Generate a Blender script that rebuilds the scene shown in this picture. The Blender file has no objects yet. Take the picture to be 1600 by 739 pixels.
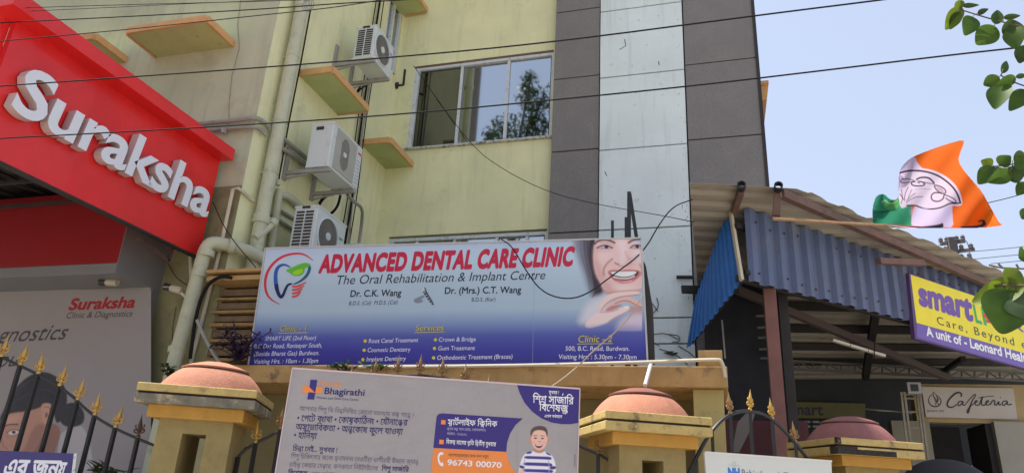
import bpy, math, random
import numpy as np
from mathutils import Vector
random.seed(7); rng = np.random.default_rng(7)
SC = bpy.context.scene; COL = SC.collection
# ------------------------------------------------------------------ camera
FPX = 1091.265
_U = np.array([163.33, -2929.5, FPX]); _U /= np.linalg.norm(_U)
_fw = np.array([0, 0, 1.]) - _U*_U[2]; _fw /= np.linalg.norm(_fw)
_r = np.cross(_fw, _U); _r = -_r if _r[0] < 0 else _r
_yaw = 0.292606
_Y = math.cos(_yaw)*_fw + math.sin(_yaw)*_r
_X = math.cos(_yaw)*_r - math.sin(_yaw)*_fw
CAM = np.array([0, 0, 1.6])
def ray(x, y):
    r = np.array([x-800., y-369.5, FPX]); return np.array([r@_X, r@_Y, r@_U])
cd = bpy.data.cameras.new('camera'); cam = bpy.data.objects.new('camera', cd); COL.objects.link(cam)
from mathutils import Matrix
right = np.array([_X[0], _Y[0], _U[0]]); down = np.array([_X[1], _Y[1], _U[1]]); fwd = np.array([_X[2], _Y[2], _U[2]])
cam.matrix_world = Matrix(((right[0], -down[0], -fwd[0], 0), (right[1], -down[1], -fwd[1], 0), (right[2], -down[2], -fwd[2], 1.6), (0, 0, 0, 1)))
cd.sensor_width = 36; cd.lens = FPX/1600*36; cd.clip_start = .05; cd.clip_end = 2000
SC.camera = cam
# ------------------------------------------------------------------ sky, sun, exposure
SUN_EL, SUN_V = math.radians(64), (-1.0, 0.03)           # direction towards the sun in plan
w = bpy.data.worlds.new('World'); SC.world = w; w.use_nodes = True
nt = w.node_tree; nt.nodes.clear()
sky = nt.nodes.new('ShaderNodeTexSky'); sky.sky_type = 'NISHITA'; sky.sun_disc = False
sky.sun_elevation = SUN_EL; sky.sun_rotation = math.atan2(SUN_V[0], SUN_V[1])
sky.altitude = 0; sky.air_density = 1.2; sky.dust_density = 2.5; sky.ozone_density = 2.0
bg = nt.nodes.new('ShaderNodeBackground'); bg.inputs[1].default_value = .15
out = nt.nodes.new('ShaderNodeOutputWorld'); hz = nt.nodes.new('ShaderNodeMix'); hz.data_type = 'RGBA'; hz.inputs[0].default_value = .72; hz.inputs[7].default_value = (1.78, 1.93, 2.36, 1)   # an even milky haze over the clear sky
nt.links.new(sky.outputs[0], hz.inputs[6]); nt.links.new(hz.outputs[2], bg.inputs[0]); nt.links.new(bg.outputs[0], out.inputs[0])
sl = bpy.data.lights.new('sun', 'SUN'); sl.energy = 4.2; sl.angle = math.radians(.6); sl.color = (1, .95, .86)
so = bpy.data.objects.new('sun', sl); COL.objects.link(so)
_h = math.hypot(*SUN_V)
sv = Vector((SUN_V[0]/_h*math.cos(SUN_EL), SUN_V[1]/_h*math.cos(SUN_EL), math.sin(SUN_EL)))
so.rotation_euler = sv.to_track_quat('Z', 'Y').to_euler(); so.location = (0, 0, 30)
SC.view_settings.view_transform = 'Standard'; SC.view_settings.look = 'None'
SC.view_settings.exposure = 1.22; SC.view_settings.gamma = 1
SC.cycles.max_bounces = 8; SC.cycles.transparent_max_bounces = 8
# ------------------------------------------------------------------ where things stand (real planes in metres; X along the facade, Y into the plot)
def onY(x, y, Y): r = ray(x, y); return CAM + r*(Y/r[1])
def onX(x, y, X): r = ray(x, y); return CAM + r*(X/r[0])
def onZ(x, y, Z): r = ray(x, y); return CAM + r*((Z-1.6)/r[2])
def onV(x, y, p, d):
    r = ray(x, y); nx, ny = -d[1], d[0]; return CAM + r*((p[0]*nx+p[1]*ny)/(r[0]*nx+r[1]*ny))
def onRoof(x, y, dz=0):
    r = ray(x, y); return CAM + r*((6.24+dz-1.6)/(r[2]-.213*r[0]+.228*r[1]))
def at(x, y, d): r = ray(x, y); return CAM + r*(d/math.hypot(r[0], r[1]))
def seen(P):
    v = np.array(P)-CAM; c = _X*v[0]+_Y*v[1]+_U*v[2]; return (1e9, 1e9) if c[2] < .05 else (800+FPX*c[0]/c[2], 369.5+FPX*c[1]/c[2])
def unit(v): v = np.array(v, float); return v/np.linalg.norm(v)
WD = unit((.903, .429)); DD = np.array((-WD[1], WD[0])); WANG = math.atan2(WD[1], WD[0])
# ------------------------------------------------------------------ materials
def lin(r, g, b):
    return tuple(((c/255)/12.92 if c <= 10 else (((c/255)+.055)/1.055)**2.4) for c in (r, g, b))
_mats = {}
def mat(name, col, rough=.7, metal=0, noise=0, scale=6, bump=0, bscale=60, dirt=None, dscale=2.5, dlo=.55, dhi=.75, streak=False, spec=.4, transl=0, coat=0, col2=None, wave=None, bdist=.01):
    if name in _mats: return _mats[name]
    m = bpy.data.materials.new(name); m.use_nodes = True; _mats[name] = m
    n = m.node_tree.nodes; l = m.node_tree.links; p = n['Principled BSDF']
    p.inputs['Roughness'].default_value = rough; p.inputs['Metallic'].default_value = metal
    p.inputs['Specular IOR Level'].default_value = spec; p.inputs['Coat Weight'].default_value = coat
    c = (*col, 1); p.inputs['Base Color'].default_value = c
    cur = None
    geo = n.new('ShaderNodeNewGeometry')
    def mixc(fac, a, b):
        mx = n.new('ShaderNodeMix'); mx.data_type = 'RGBA'
        l.new(fac, mx.inputs[0])
        for s, v in ((6, a), (7, b)):
            if isinstance(v, tuple): mx.inputs[s].default_value = (*v[:3], 1)
            else: l.new(v, mx.inputs[s])
        return mx.outputs[2]
    def nz(sc, detail=6, stretch=None, rg=.6):
        t = n.new('ShaderNodeTexNoise'); t.inputs['Scale'].default_value = sc; t.inputs['Detail'].default_value = detail; t.inputs['Roughness'].default_value = rg
        if stretch:
            mp = n.new('ShaderNodeMapping'); mp.inputs['Scale'].default_value = stretch; l.new(geo.outputs['Position'], mp.inputs[0]); l.new(mp.outputs[0], t.inputs[0])
        else: l.new(geo.outputs['Position'], t.inputs[0])
        return t.outputs[0]
    def ramp(src, lo, hi):
        r = n.new('ShaderNodeMapRange'); r.inputs[1].default_value = lo; r.inputs[2].default_value = hi; l.new(src, r.inputs[0]); return r.outputs[0]
    cur = tuple(col)
    if noise:
        dark = tuple(x*(1-noise) for x in col); li = tuple(min(1, x*(1+noise*.7)) for x in col)
        cur = mixc(ramp(nz(scale), .3, .7), dark, li)
    if col2: cur = mixc(ramp(nz(bscale, 3), .42, .6), cur, col2)
    if streak:
        cur = mixc(ramp(nz(3.2, 5, (2.6, 2.6, .22)), .54, .86), cur, tuple(x*.74 for x in col))
    if dirt is not None:
        cur = mixc(ramp(nz(dscale, 9, None, .72), dlo, dhi), cur, tuple(dirt))
    if not isinstance(cur, tuple): l.new(cur, p.inputs['Base Color'])
    if bump:
        b = n.new('ShaderNodeBump'); b.inputs['Strength'].default_value = bump; b.inputs['Distance'].default_value = bdist
        l.new(nz(bscale, 4), b.inputs['Height']); l.new(b.outputs[0], p.inputs['Normal'])
    if transl:
        tr = n.new('ShaderNodeBsdfTranslucent'); ms = n.new('ShaderNodeMixShader'); ms.inputs[0].default_value = transl
        if isinstance(cur, tuple): tr.inputs[0].default_value = c
        else: l.new(cur, tr.inputs[0])
        l.new(p.outputs[0], ms.inputs[1]); l.new(tr.outputs[0], ms.inputs[2]); l.new(ms.outputs[0], n['Material Output'].inputs[0])
    return m
INK = .84                                                  # how much of full white the open shade returns
def ink(r, g, b): return tuple(min(.84, c/INK) for c in lin(r, g, b))
def pr(r, g, b): return mat('print_%d_%d_%d' % (r, g, b), ink(r, g, b), .45, noise=.05, scale=5)
def attr_mat(name, rough=.45, transl=0):
    if name in _mats: return _mats[name]
    m = bpy.data.materials.new(name); m.use_nodes = True; _mats[name] = m
    n = m.node_tree.nodes; l = m.node_tree.links; p = n['Principled BSDF']; p.inputs['Roughness'].default_value = rough
    p.inputs['Specular IOR Level'].default_value = .35
    a = n.new('ShaderNodeAttribute'); a.attribute_name = 'print'; l.new(a.outputs[0], p.inputs['Base Color'])
    if not transl:                                           # slack in the stretched sheet
        gg = n.new('ShaderNodeNewGeometry'); tx = n.new('ShaderNodeTexNoise'); tx.inputs['Scale'].default_value = 3.5; tx.inputs['Detail'].default_value = 3
        bb = n.new('ShaderNodeBump'); bb.inputs['Strength'].default_value = .3; bb.inputs['Distance'].default_value = .035
        l.new(gg.outputs['Position'], tx.inputs[0]); l.new(tx.outputs[0], bb.inputs['Height']); l.new(bb.outputs[0], p.inputs['Normal'])
    if transl:
        tr = n.new('ShaderNodeBsdfTranslucent'); ms = n.new('ShaderNodeMixShader'); ms.inputs[0].default_value = transl
        l.new(a.outputs[0], tr.inputs[0]); l.new(p.outputs[0], ms.inputs[1]); l.new(tr.outputs[0], ms.inputs[2]); l.new(ms.outputs[0], n['Material Output'].inputs[0])
    return m
# ------------------------------------------------------------------ mesh builder
class B:
    def __init__(s): s.v = []; s.f = []; s.m = []
    def add(s, vs, fs, m=0):
        o = len(s.v); s.v += [tuple(map(float, q)) for q in vs]; s.f += [tuple(i+o for i in f) for f in fs]; s.m += [m]*len(fs); return s
    def addv(s, V, fs, m=0):
        o = len(s.v); s.v += V.tolist(); s.f += [tuple(i+o for i in f) for f in fs]; s.m += [m]*len(fs); return s
    def box(s, a, b, m=0, skip=()):
        x0, y0, z0 = a; x1, y1, z1 = b
        return s.add([(x0,y0,z0),(x1,y0,z0),(x1,y1,z0),(x0,y1,z0),(x0,y0,z1),(x1,y0,z1),(x1,y1,z1),(x0,y1,z1)],
                     [(0,3,2,1),(4,5,6,7),(0,1,5,4),(1,2,6,5),(2,3,7,6),(3,0,4,7)], m)
    def cbox(s, c, sz, m=0): return s.box([c[i]-sz[i]/2 for i in range(3)], [c[i]+sz[i]/2 for i in range(3)], m)
    def prism(s, poly, off, m=0):                          # polygon of 3D points pushed along off
        n = len(poly); off = np.array(off, float); P = [np.array(q, float) for q in poly]
        return s.add(P+[q+off for q in P], [tuple(range(n))[::-1], tuple(range(n, 2*n))]+[(i, (i+1) % n, n+(i+1) % n, n+i) for i in range(n)], m)
    def quad(s, a, b, c, d, m=0): return s.add([a, b, c, d], [(0, 1, 2, 3)], m)
    def bar(s, p, q, wd, ht=None, up=(0, 0, 1), m=0):       # square bar
        p = np.array(p, float); q = np.array(q, float); ht = ht or wd; d = unit(q-p); up = np.array(up, float)
        if abs(d@up) > .95: up = np.array((0, 1., 0))
        sx = unit(np.cross(d, up)); sy = np.cross(sx, d); c = []
        for e in (p, q):
            for i, j in ((-1, -1), (1, -1), (1, 1), (-1, 1)): c.append(e+sx*i*wd/2+sy*j*ht/2)
        return s.add(c, [(0,1,2,3),(7,6,5,4),(0,4,5,1),(1,5,6,2),(2,6,7,3),(3,7,4,0)], m)
    def tube(s, pts, r, n=8, m=0, cap=True):
        P = [np.array(p, float) for p in pts]; k = len(P); rr = r if hasattr(r, '__len__') else [r]*k
        ds = [unit(P[min(i+1, k-1)]-P[max(i-1, 0)]) for i in range(k)]
        u = np.cross(ds[0], (0, 0, 1.)); u = unit(u) if np.linalg.norm(u) > .05 else np.array((1., 0, 0)); vs = []
        for i in range(k):
            u = unit(u-ds[i]*(u@ds[i])); v = np.cross(ds[i], u)
            for j in range(n):
                a = 2*math.pi*j/n; vs.append(P[i]+(u*math.cos(a)+v*math.sin(a))*rr[i])
        fs = [(i*n+j, i*n+(j+1) % n, (i+1)*n+(j+1) % n, (i+1)*n+j) for i in range(k-1) for j in range(n)]
        if cap: fs += [tuple(range(n))[::-1], tuple(range((k-1)*n, k*n))]
        return s.add(vs, fs, m)
    def lathe(s, prof, c=(0, 0, 0), n=20, m=0, ax=None):     # profile (r, h) about an axis through c
        ax = unit(ax) if ax is not None else np.array((0, 0, 1.)); u = np.cross(ax, (0, 1., 0)); u = unit(u) if np.linalg.norm(u) > .1 else np.array((1., 0, 0)); v = np.cross(ax, u); c = np.array(c, float); vs = []
        for r, h in prof:
            for j in range(n):
                a = 2*math.pi*j/n; vs.append(c+ax*h+(u*math.cos(a)+v*math.sin(a))*r)
        return s.add(vs, [(i*n+j, i*n+(j+1) % n, (i+1)*n+(j+1) % n, (i+1)*n+j) for i in range(len(prof)-1) for j in range(n)], m)
def smooth_pts(P, it=2, closed=False):
    P = [np.array(p, float) for p in P]
    for _ in range(it):
        Q = [] if closed else [P[0]]
        for i in range(len(P) if closed else len(P)-1):
            a, b = P[i], P[(i+1) % len(P)]; Q += [a*.75+b*.25, a*.25+b*.75]
        if not closed: Q.append(P[-1])
        P = Q
    return P
# ------------------------------------------------------------------ objects
def root(name, label, cat, loc=(0, 0, 0), rz=0, group=None, kind=None):
    o = bpy.data.objects.new(name, None); COL.objects.link(o); o.location = tuple(map(float, loc)); o.rotation_euler = (0, 0, rz)
    o.empty_display_size = .1; tag(o, label, cat, group, kind); return o
def tag(o, label=None, cat=None, group=None, kind=None):
    if label: o['label'] = label
    if cat: o['category'] = cat
    if group: o['group'] = group
    if kind: o['kind'] = kind
    return o
def base(o):                                                # location of the thing an object hangs under
    v = np.zeros(3)
    while o is not None: v += np.array(o.location); o = o.parent
    return v
def mk(name, b, mats, parent=None, local=False, smooth=False, bevel=0, loc=None, label=None):
    if not isinstance(mats, (list, tuple)): mats = [mats]
    if isinstance(b, bpy.types.Mesh): me = b
    else:
        off = np.zeros(3) if local else (base(parent) if parent else np.array(loc if loc is not None else (0, 0, 0), float))
        me = bpy.data.meshes.new(name)
        V = np.array(b.v, float).reshape(-1, 3)-off
        me.from_pydata(V.tolist(), [], b.f)
        for m in mats: me.materials.append(m)
        if len(mats) > 1: me.polygons.foreach_set('material_index', b.m)
        if smooth: me.shade_smooth() if hasattr(me, 'shade_smooth') else None
        me.validate(); me.update()
    o = bpy.data.objects.new(name, me); COL.objects.link(o)
    if parent: o.parent = parent
    elif loc is not None: o.location = tuple(map(float, loc))
    if smooth == 'auto':
        try:
            me.set_sharp_from_angle(angle=math.radians(35))
        except Exception: pass
    if bevel:
        md = o.modifiers.new('bevel', 'BEVEL'); md.width = bevel; md.segments = 2; md.limit_method = 'ANGLE'
    if label: o['label'] = label
    return o
def copy_tree(o, loc, rz, label, parent=None):
    c = o.copy(); COL.objects.link(c); c.parent = parent
    if parent is None:
        c.location = tuple(map(float, loc)); c.rotation_euler = (0, 0, rz); c['label'] = label
    for ch in list(o.children): copy_tree(ch, None, None, None, c)
    return c
def dirs(o): return Matrix.Rotation(0, 4, 'Z')
# ------------------------------------------------------------------ lettering: glyph outlines of the built-in typeface, set one by one
_gl = {}; _HH = {}; _ct = {}
def _contours(body, res=4):
    """closed outlines of a piece of text, as stored (direction kept)"""
    if (body, res) in _ct: return _ct[(body, res)]
    c = bpy.data.curves.new('t', 'FONT'); c.body = body; c.size = 1; c.resolution_u = res; c.fill_mode = 'NONE'
    o = bpy.data.objects.new('t', c); COL.objects.link(o)
    dg = bpy.context.evaluated_depsgraph_get(); me = bpy.data.meshes.new_from_object(o.evaluated_get(dg))
    vs = np.array([tuple(q.co)[:2] for q in me.vertices]).reshape(-1, 2); es = np.array([tuple(e.vertices) for e in me.edges]).reshape(-1, 2)
    loops = []; nxt = {}
    adj = {}
    for i, j in es: adj.setdefault(int(i), []).append(int(j)); adj.setdefault(int(j), []).append(int(i))
    seen = set()
    for s0 in sorted(adj):
        if s0 in seen: continue
        L = [s0]; seen.add(s0); cur = s0; first = min(adj[s0])
        while True:
            nx = [k for k in sorted(adj[cur]) if k not in seen]
            if not nx: break
            cur = nx[0]; L.append(cur); seen.add(cur)
        loops.append(vs[L])
    bpy.data.objects.remove(o); bpy.data.curves.remove(c); bpy.data.meshes.remove(me)
    _ct[(body, res)] = (loops, vs); return _ct[(body, res)]
def _spans(loops, y):
    X = []
    for P in loops:
        Q = np.roll(P, -1, 0); m = (P[:, 1] <= y) != (Q[:, 1] <= y)
        if not m.any(): continue
        p, q = P[m], Q[m]; xs = p[:, 0]+(y-p[:, 1])/(q[:, 1]-p[:, 1])*(q[:, 0]-p[:, 0]); X += [(x, 1 if a else -1) for x, a in zip(xs, q[:, 1] > p[:, 1])]
    X.sort(); out = []; w_ = 0
    for x, s_ in X:
        if w_ == 0: st = x
        w_ += s_
        if w_ == 0 and x > st: out.append((st, x))
    return out
def _width(body): v = _contours(body)[1]; return v[:, 0].max()
def glyph(ch, bold=0, bands=18):
    """filled glyph as thin horizontal quads (union of its outlines), and its advance"""
    k = (ch, round(bold, 4), bands)
    if k in _gl: return _gl[k]
    if 'w' not in _HH: _HH['w'] = _width('HH')
    if (ch, 'a') not in _HH: _HH[(ch, 'a')] = _width('H'+ch+'H')-_HH['w']
    vs, fs = [], []
    if ch != ' ':
        loops, V = _contours(ch)
        if len(V):
            y0, y1 = V[:, 1].min()-bold, V[:, 1].max()+bold; n = max(3, int(bands*(y1-y0)/.7)); dy = (y1-y0)/n
            for i in range(n):
                y = y0+dy*(i+.5); S = []
                for sh, wd_ in (((0, bold), (-bold, bold*.3), (bold, bold*.3), (-bold*.6, bold*.8), (bold*.6, bold*.8)) if bold else ((0, 0),)): S += [(a-wd_, b+wd_) for a, b in _spans(loops, y+sh)]
                S.sort(); M = []
                for a, b in S:
                    if M and a <= M[-1][1]: M[-1][1] = max(M[-1][1], b)
                    else: M.append([a, b])
                for a, b in M:
                    o = len(vs); vs += [(a, y-dy/2), (b, y-dy/2), (b, y+dy/2), (a, y+dy/2)]; fs.append((o, o+1, o+2, o+3))
    _gl[k] = (np.array(vs, float).reshape(-1, 2), fs, _HH[(ch, 'a')]); return _gl[k]
def solid_glyph(ch, bold):
    """ordinary filled outline, for letters with real depth"""
    c = bpy.data.curves.new('t', 'FONT'); c.body = ch; c.size = 1; c.offset = bold; c.resolution_u = 4
    o = bpy.data.objects.new('t', c); COL.objects.link(o)
    me = bpy.data.meshes.new_from_object(o.evaluated_get(bpy.context.evaluated_depsgraph_get()))
    vs = np.array([tuple(q.co)[:2] for q in me.vertices]).reshape(-1, 2); fs = [tuple(p.vertices) for p in me.polygons]
    bpy.data.objects.remove(o); bpy.data.curves.remove(c); bpy.data.meshes.remove(me); return vs, fs
CAPH = _contours('H')[1][:, 1].max()
BN_PRE = '\u09bf\u09c7\u09c8'; BN_MARK = '\u09bc\u09be\u09c0\u09c1\u09c2\u09c3\u0981\u0982\u0983\u09d7'
def shape_bn(t):                                            # visual order: list of (char, mode)
    out = []; i = 0; n = len(t)
    isC = lambda c: '\u0995' <= c <= '\u09b9' or c in '\u09dc\u09dd\u09df\u09ce'
    while i < n:
        c = t[i]
        if not isC(c): out.append((c, 'n')); i += 1; continue
        cl = []; reph = False
        if c == '\u09b0' and i+2 < n and t[i+1] == '\u09cd' and isC(t[i+2]): reph = True; i += 2
        cl.append((t[i], 'n')); i += 1
        while i < n and t[i] == '\u09bc': cl.append((t[i], 'n')); i += 1
        while i+1 < n and t[i] == '\u09cd' and isC(t[i+1]):
            cl.append((t[i+1], 'y' if t[i+1] == '\u09af' else 's')); i += 2
        if reph: cl.append(('', 'r'))
        while i < n and (t[i] in BN_PRE or t[i] in BN_MARK or t[i] in '\u09cb\u09cc'):
            v = t[i]; i += 1
            if v in BN_PRE: cl.insert(0, (v, 'n'))
            elif v == '\u09cb': cl.insert(0, ('\u09c7', 'n')); cl.append(('\u09be', 'n'))
            elif v == '\u09cc': cl.insert(0, ('\u09c7', 'n')); cl.append(('\u09d7', 'n'))
            else: cl.append((v, 'n'))
        out += cl
    return out
def layout(t, bold=0, track=0, bands=18, solid=False):
    """glyph pieces [(vs, fs)] in units of cap height, and the total width"""
    bn = any('\u0980' <= c <= '\u09ff' for c in t); seq = shape_bn(t) if bn else [(c, 'n') for c in t]
    x = 0; last = (0, .4); P = []
    for c, md in seq:
        if md == 'r':
            X = x-.18; P.append((np.array([(X-.12, .74), (X+.02, .8), (X+.06, .98), (X-.06, .92)]), [(0, 1, 2, 3)])); continue
        vs, fs, adv = glyph(c, bold, bands)
        if solid: vs, fs = solid_glyph(c, bold)
        if md == 's':
            s = .62; P.append((vs*s+np.array((last[0]+last[1]*.30, -.20)), fs)); x += .06; continue
        if md == 'y':
            s = .75; P.append((vs*np.array((.6, .95))+np.array((x-.02, -.03)), fs)); x += adv*.6; continue
        P.append((vs+np.array((x, 0)), fs)); last = (x, adv if adv > .1 else last[1]); x += adv+track
    P = [(v/CAPH, f) for v, f in P if len(v)]
    return P, (x-track)/CAPH
class Sign:
    """a real plane in the place; px() says where a spot of it seen at (x, y) lies"""
    def __init__(s, p, d, tilt=0):
        s.p = np.array(p[:2], float); s.d = unit(d); s.n = np.array((s.d[1], -s.d[0], 0.))
        if s.n @ (CAM-np.array((s.p[0], s.p[1], 0))) < 0: s.n = -s.n
    def px(s, x, y, h=0): return onV(x, y, s.p, s.d)+s.n*h
    def pxv(s, x, y, h=0):
        R = np.stack([x-800., y-369.5, np.full(len(x), FPX)], 1); R = np.stack([R@_X, R@_Y, R@_U], 1); nx, ny = -s.d[1], s.d[0]
        return CAM+R*((s.p[0]*nx+s.p[1]*ny)/(R[:, 0]*nx+R[:, 1]*ny))[:, None]+s.n*h
    def board(s, corners, th, h=0):
        b = B(); P = [s.px(*c, h) for c in corners]; b.prism(P, -s.n*th); return b
def put_text(sg, par, t, bl, br, h, m, h2=None, bold=0, shear=0, track=0, lay=1, name='lettering', depth=0, up=None):
    """cap height h pixels at the left end, h2 at the right"""
    P, W = layout(t, bold, track, int(min(44, max(12, (h2 or h)*2.2)))); b = B(); h2 = h2 or h; bl = np.array(bl, float); br = np.array(br, float); e = (br-bl)/W
    up = np.array(up if up is not None else ((963-bl[0])/(bl[1]+2560), -1.))
    for k, (vs, fs) in enumerate(P):
        u, v = vs[:, 0], vs[:, 1]; hh = h+(h2-h)*u/W; su = u+shear*v*hh/max(np.linalg.norm(e), 1e-6)
        b.addv(sg.pxv(bl[0]+e[0]*su+up[0]*v*hh, bl[1]+e[1]*su+up[1]*v*hh, .0012*lay+.00004*(k % 9)), fs)
    return mk(name, b, m, par)
def fill(sg, par, pts, m, lay=1, name='printed_shape', sm=0, closed=True):
    pts = smooth_pts(pts, sm, True) if sm else pts
    b = B(); b.add([sg.px(q[0], q[1], .0012*lay) for q in pts], [tuple(range(len(pts)))]); return mk(name, b, m, par)
def strokes(sg, par, lst, m, lay=1, name='printed_mark'):
    b = B()
    for li, (pts, wd) in enumerate(lst):
        Q = smooth_pts(pts, 2); k = len(Q); wd = wd if hasattr(wd, '__len__') else (wd, wd)
        L = []; R = []
        for i in range(k):
            t = Q[min(i+1, k-1)]-Q[max(i-1, 0)]; t = t/(np.linalg.norm(t)+1e-9); nn = np.array((-t[1], t[0]))
            s = i/(k-1)*(len(wd)-1); a = int(min(s, len(wd)-2)); ww = wd[a]+(wd[a+1]-wd[a])*(s-a)
            L.append(Q[i]+nn*ww/2); R.append(Q[i]-nn*ww/2)
        hh = .0012*lay+.00005*li
        b.add([sg.px(*q, hh) for q in L+R], [(i, i+1, k+i+1, k+i) for i in range(k-1)])
    return mk(name, b, m, par)
def sdist(X, Y, poly):                                      # signed distance to a polygon, inside positive
    P = np.array(poly, float); d = np.full(X.shape, 1e9); ins = np.zeros(X.shape, bool); n = len(P)
    for i in range(n):
        a = P[i]; c = P[(i+1) % n]; ex, ey = c-a; wx = X-a[0]; wy = Y-a[1]
        t = np.clip((wx*ex+wy*ey)/(ex*ex+ey*ey+1e-9), 0, 1); d = np.minimum(d, np.hypot(wx-t*ex, wy-t*ey))
        cnd = ((a[1] > Y) != (c[1] > Y)) & (X < (c[0]-a[0])*(Y-a[1])/((c[1]-a[1]) or 1e-9)+a[0]); ins ^= cnd
    return np.where(ins, d, -d)
def sline(X, Y, pts):
    d = np.full(X.shape, 1e9); P = np.array(pts, float)
    for i in range(len(P)-1):
        a = P[i]; ex, ey = P[i+1]-a; wx = X-a[0]; wy = Y-a[1]; t = np.clip((wx*ex+wy*ey)/(ex*ex+ey*ey+1e-9), 0, 1); d = np.minimum(d, np.hypot(wx-t*ex, wy-t*ey))
    return d
def paint(X, Y, C, shapes):
    """flat print made of soft-edged patches of colour: ('p'|'l'|'e', geometry, rgb, softness[, opacity])"""
    for sh in shapes:
        kd, g, rgb, s = sh[:4]; op = sh[4] if len(sh) > 4 else 1
        if kd == 'p': d = sdist(X, Y, smooth_pts(g, 2, True))
        elif kd == 'l': d = g[1]/2-sline(X, Y, smooth_pts(g[0], 2))
        else:
            cx, cy, rx, ry = g[:4]; an = g[4] if len(g) > 4 else 0; ca, sa = math.cos(an), math.sin(an)
            ux = (X-cx)*ca+(Y-cy)*sa; uy = -(X-cx)*sa+(Y-cy)*ca; d = (1-np.sqrt((ux/rx)**2+(uy/ry)**2))*min(rx, ry)
        a = np.clip(d/max(s, .3)*.5+.5, 0, 1); a = (a*a*(3-2*a)*op)[..., None]
        C = C*(1-a)+np.array(ink(*rgb))*a
    return C
def printed(par, name, mapf, x0, x1, y0, y1, step, basef, shapes, mask=None, m=None, keep=None):
    nx = int((x1-x0)/step)+1; ny = int((y1-y0)/step)+1
    X, Y = np.meshgrid(np.linspace(x0, x1, nx), np.linspace(y0, y1, ny))
    C = paint(X, Y, basef(X, Y), shapes)
    b = B(); V = [mapf(X[j, i], Y[j, i]) for j in range(ny) for i in range(nx)]
    ok = None if mask is None else (sdist(X, Y, mask) > 0)
    fs = [(j*nx+i, j*nx+i+1, (j+1)*nx+i+1, (j+1)*nx+i) for j in range(ny-1) for i in range(nx-1)
          if ok is None or (ok[j, i]+ok[j, i+1]+0+ok[j+1, i]+ok[j+1, i+1]) >= 3]
    b.v = V; b.f = fs; b.m = [0]*len(fs)
    me_o = mk(name, b, m or attr_mat('photo_print'), par, smooth=True); me = me_o.data
    ca = me.color_attributes.new('print', 'FLOAT_COLOR', 'POINT')
    A = np.ones((nx*ny, 4)); A[:, :3] = C.reshape(-1, 3)
    ca.data.foreach_set('color', A.ravel()); return me_o
# ================================================================== materials of the place
GREEN = mat('green_wall_paint', (.73, .72, .44), .85, noise=.09, scale=1.6, bump=.15, bscale=90, streak=True, dirt=(.44, .44, .30), dscale=1.9, dlo=.58, dhi=.84)
GREENG = mat('weathered_green_wall_paint', (.48, .50, .345), .85, noise=.12, scale=1.2, bump=.2, bscale=70, streak=True, dirt=(.32, .32, .24), dscale=1.3, dlo=.52, dhi=.78)
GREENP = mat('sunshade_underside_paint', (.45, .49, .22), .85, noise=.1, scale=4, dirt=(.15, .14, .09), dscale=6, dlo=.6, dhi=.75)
ORANGE = mat('orange_edge_paint', (.62, .36, .15), .8, noise=.12, scale=8, dirt=(.3, .2, .12), dscale=7, dlo=.6, dhi=.8)
YELLOW = mat('yellow_cap_paint', (.50, .37, .14), .8, noise=.18, scale=14, bump=.5, bscale=80, dirt=(.15, .11, .06), dscale=7, dlo=.54, dhi=.68)
YELLOWD = mat('stained_yellow_paint', (.44, .275, .11), .85, noise=.15, scale=6, bump=.25, streak=True, dirt=(.07, .055, .04), dscale=4.5, dlo=.55, dhi=.72)
OCHRE = mat('ochre_moulding_paint', (.46, .25, .05), .8, noise=.12, scale=9, dirt=(.25, .14, .04), dscale=6, dlo=.58, dhi=.8)
SHAFT = mat('cream_pillar_paint', (.29, .225, .095), .9, noise=.12, scale=14, bump=.5, bscale=120, dirt=(.17, .14, .07), dscale=5, dlo=.56, dhi=.8)
BLACKSTAIN = mat('mould_stained_concrete', (.19, .17, .13), .9, noise=.3, scale=14, bump=.5, dirt=(.42, .34, .18), dscale=7, dlo=.52, dhi=.62)
SALMON = mat('salmon_dome_paint', (.40, .165, .10), .85, noise=.10, scale=16, bump=.45, bscale=90, dirt=(.29, .125, .08), dscale=9, dlo=.52, dhi=.76)
DOMERED = mat('brick_red_dome_paint', (.19, .07, .055), .85, noise=.1, scale=9, bump=.35, bscale=130)
MAUVE = mat('dusty_maroon_dome_paint', (.27, .105, .095), .8, noise=.1, scale=14, bump=.7, bscale=70, dirt=(.19, .085, .075), dscale=4, dlo=.5, dhi=.8)
GAPDARK = mat('dark_groove', (.03, .02, .015), .9)
GREYCLAD = mat('grey_granite_cladding', (.245, .232, .228), .75, noise=.12, scale=3, bump=.3, bscale=160, col2=(.165, .155, .15), spec=.3, streak=True)
WHITECLAD = mat('white_composite_panel', (.69, .77, .77), .36, noise=.07, scale=1.5, dirt=(.34, .37, .32), dscale=6, dlo=.60, dhi=.78, streak=True, bump=.3, bscale=1.8, bdist=.05)
JOINT = mat('black_joint_sealant', (.03, .03, .03), .9)
PIPE = mat('green_painted_pipe', (.48, .49, .35), .6, noise=.1, scale=5, dirt=(.2, .2, .15), dscale=4, dlo=.55, dhi=.8)
CREAMPIPE = mat('cream_plastic_pipe', (.55, .5, .38), .5, noise=.1, scale=6)
GREYPIPE = mat('grey_conduit', (.30, .30, .26), .6, noise=.12, scale=8, dirt=(.12, .11, .09), dscale=6)
WHITEPL = mat('white_ac_plastic', (.60, .64, .63), .45, noise=.05, scale=5, dirt=(.42, .4, .36), dscale=5, dlo=.55, dhi=.85)
DARKPL = mat('dark_plastic', (.03, .03, .032), .5)
GREYMETAL = mat('grey_metal_bracket', (.33, .32, .30), .55, noise=.15, scale=9, dirt=(.22, .13, .08), dscale=9, dlo=.6, dhi=.75)
FANGREY = mat('grey_fan_grille', (.28, .27, .25), .5)
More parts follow.
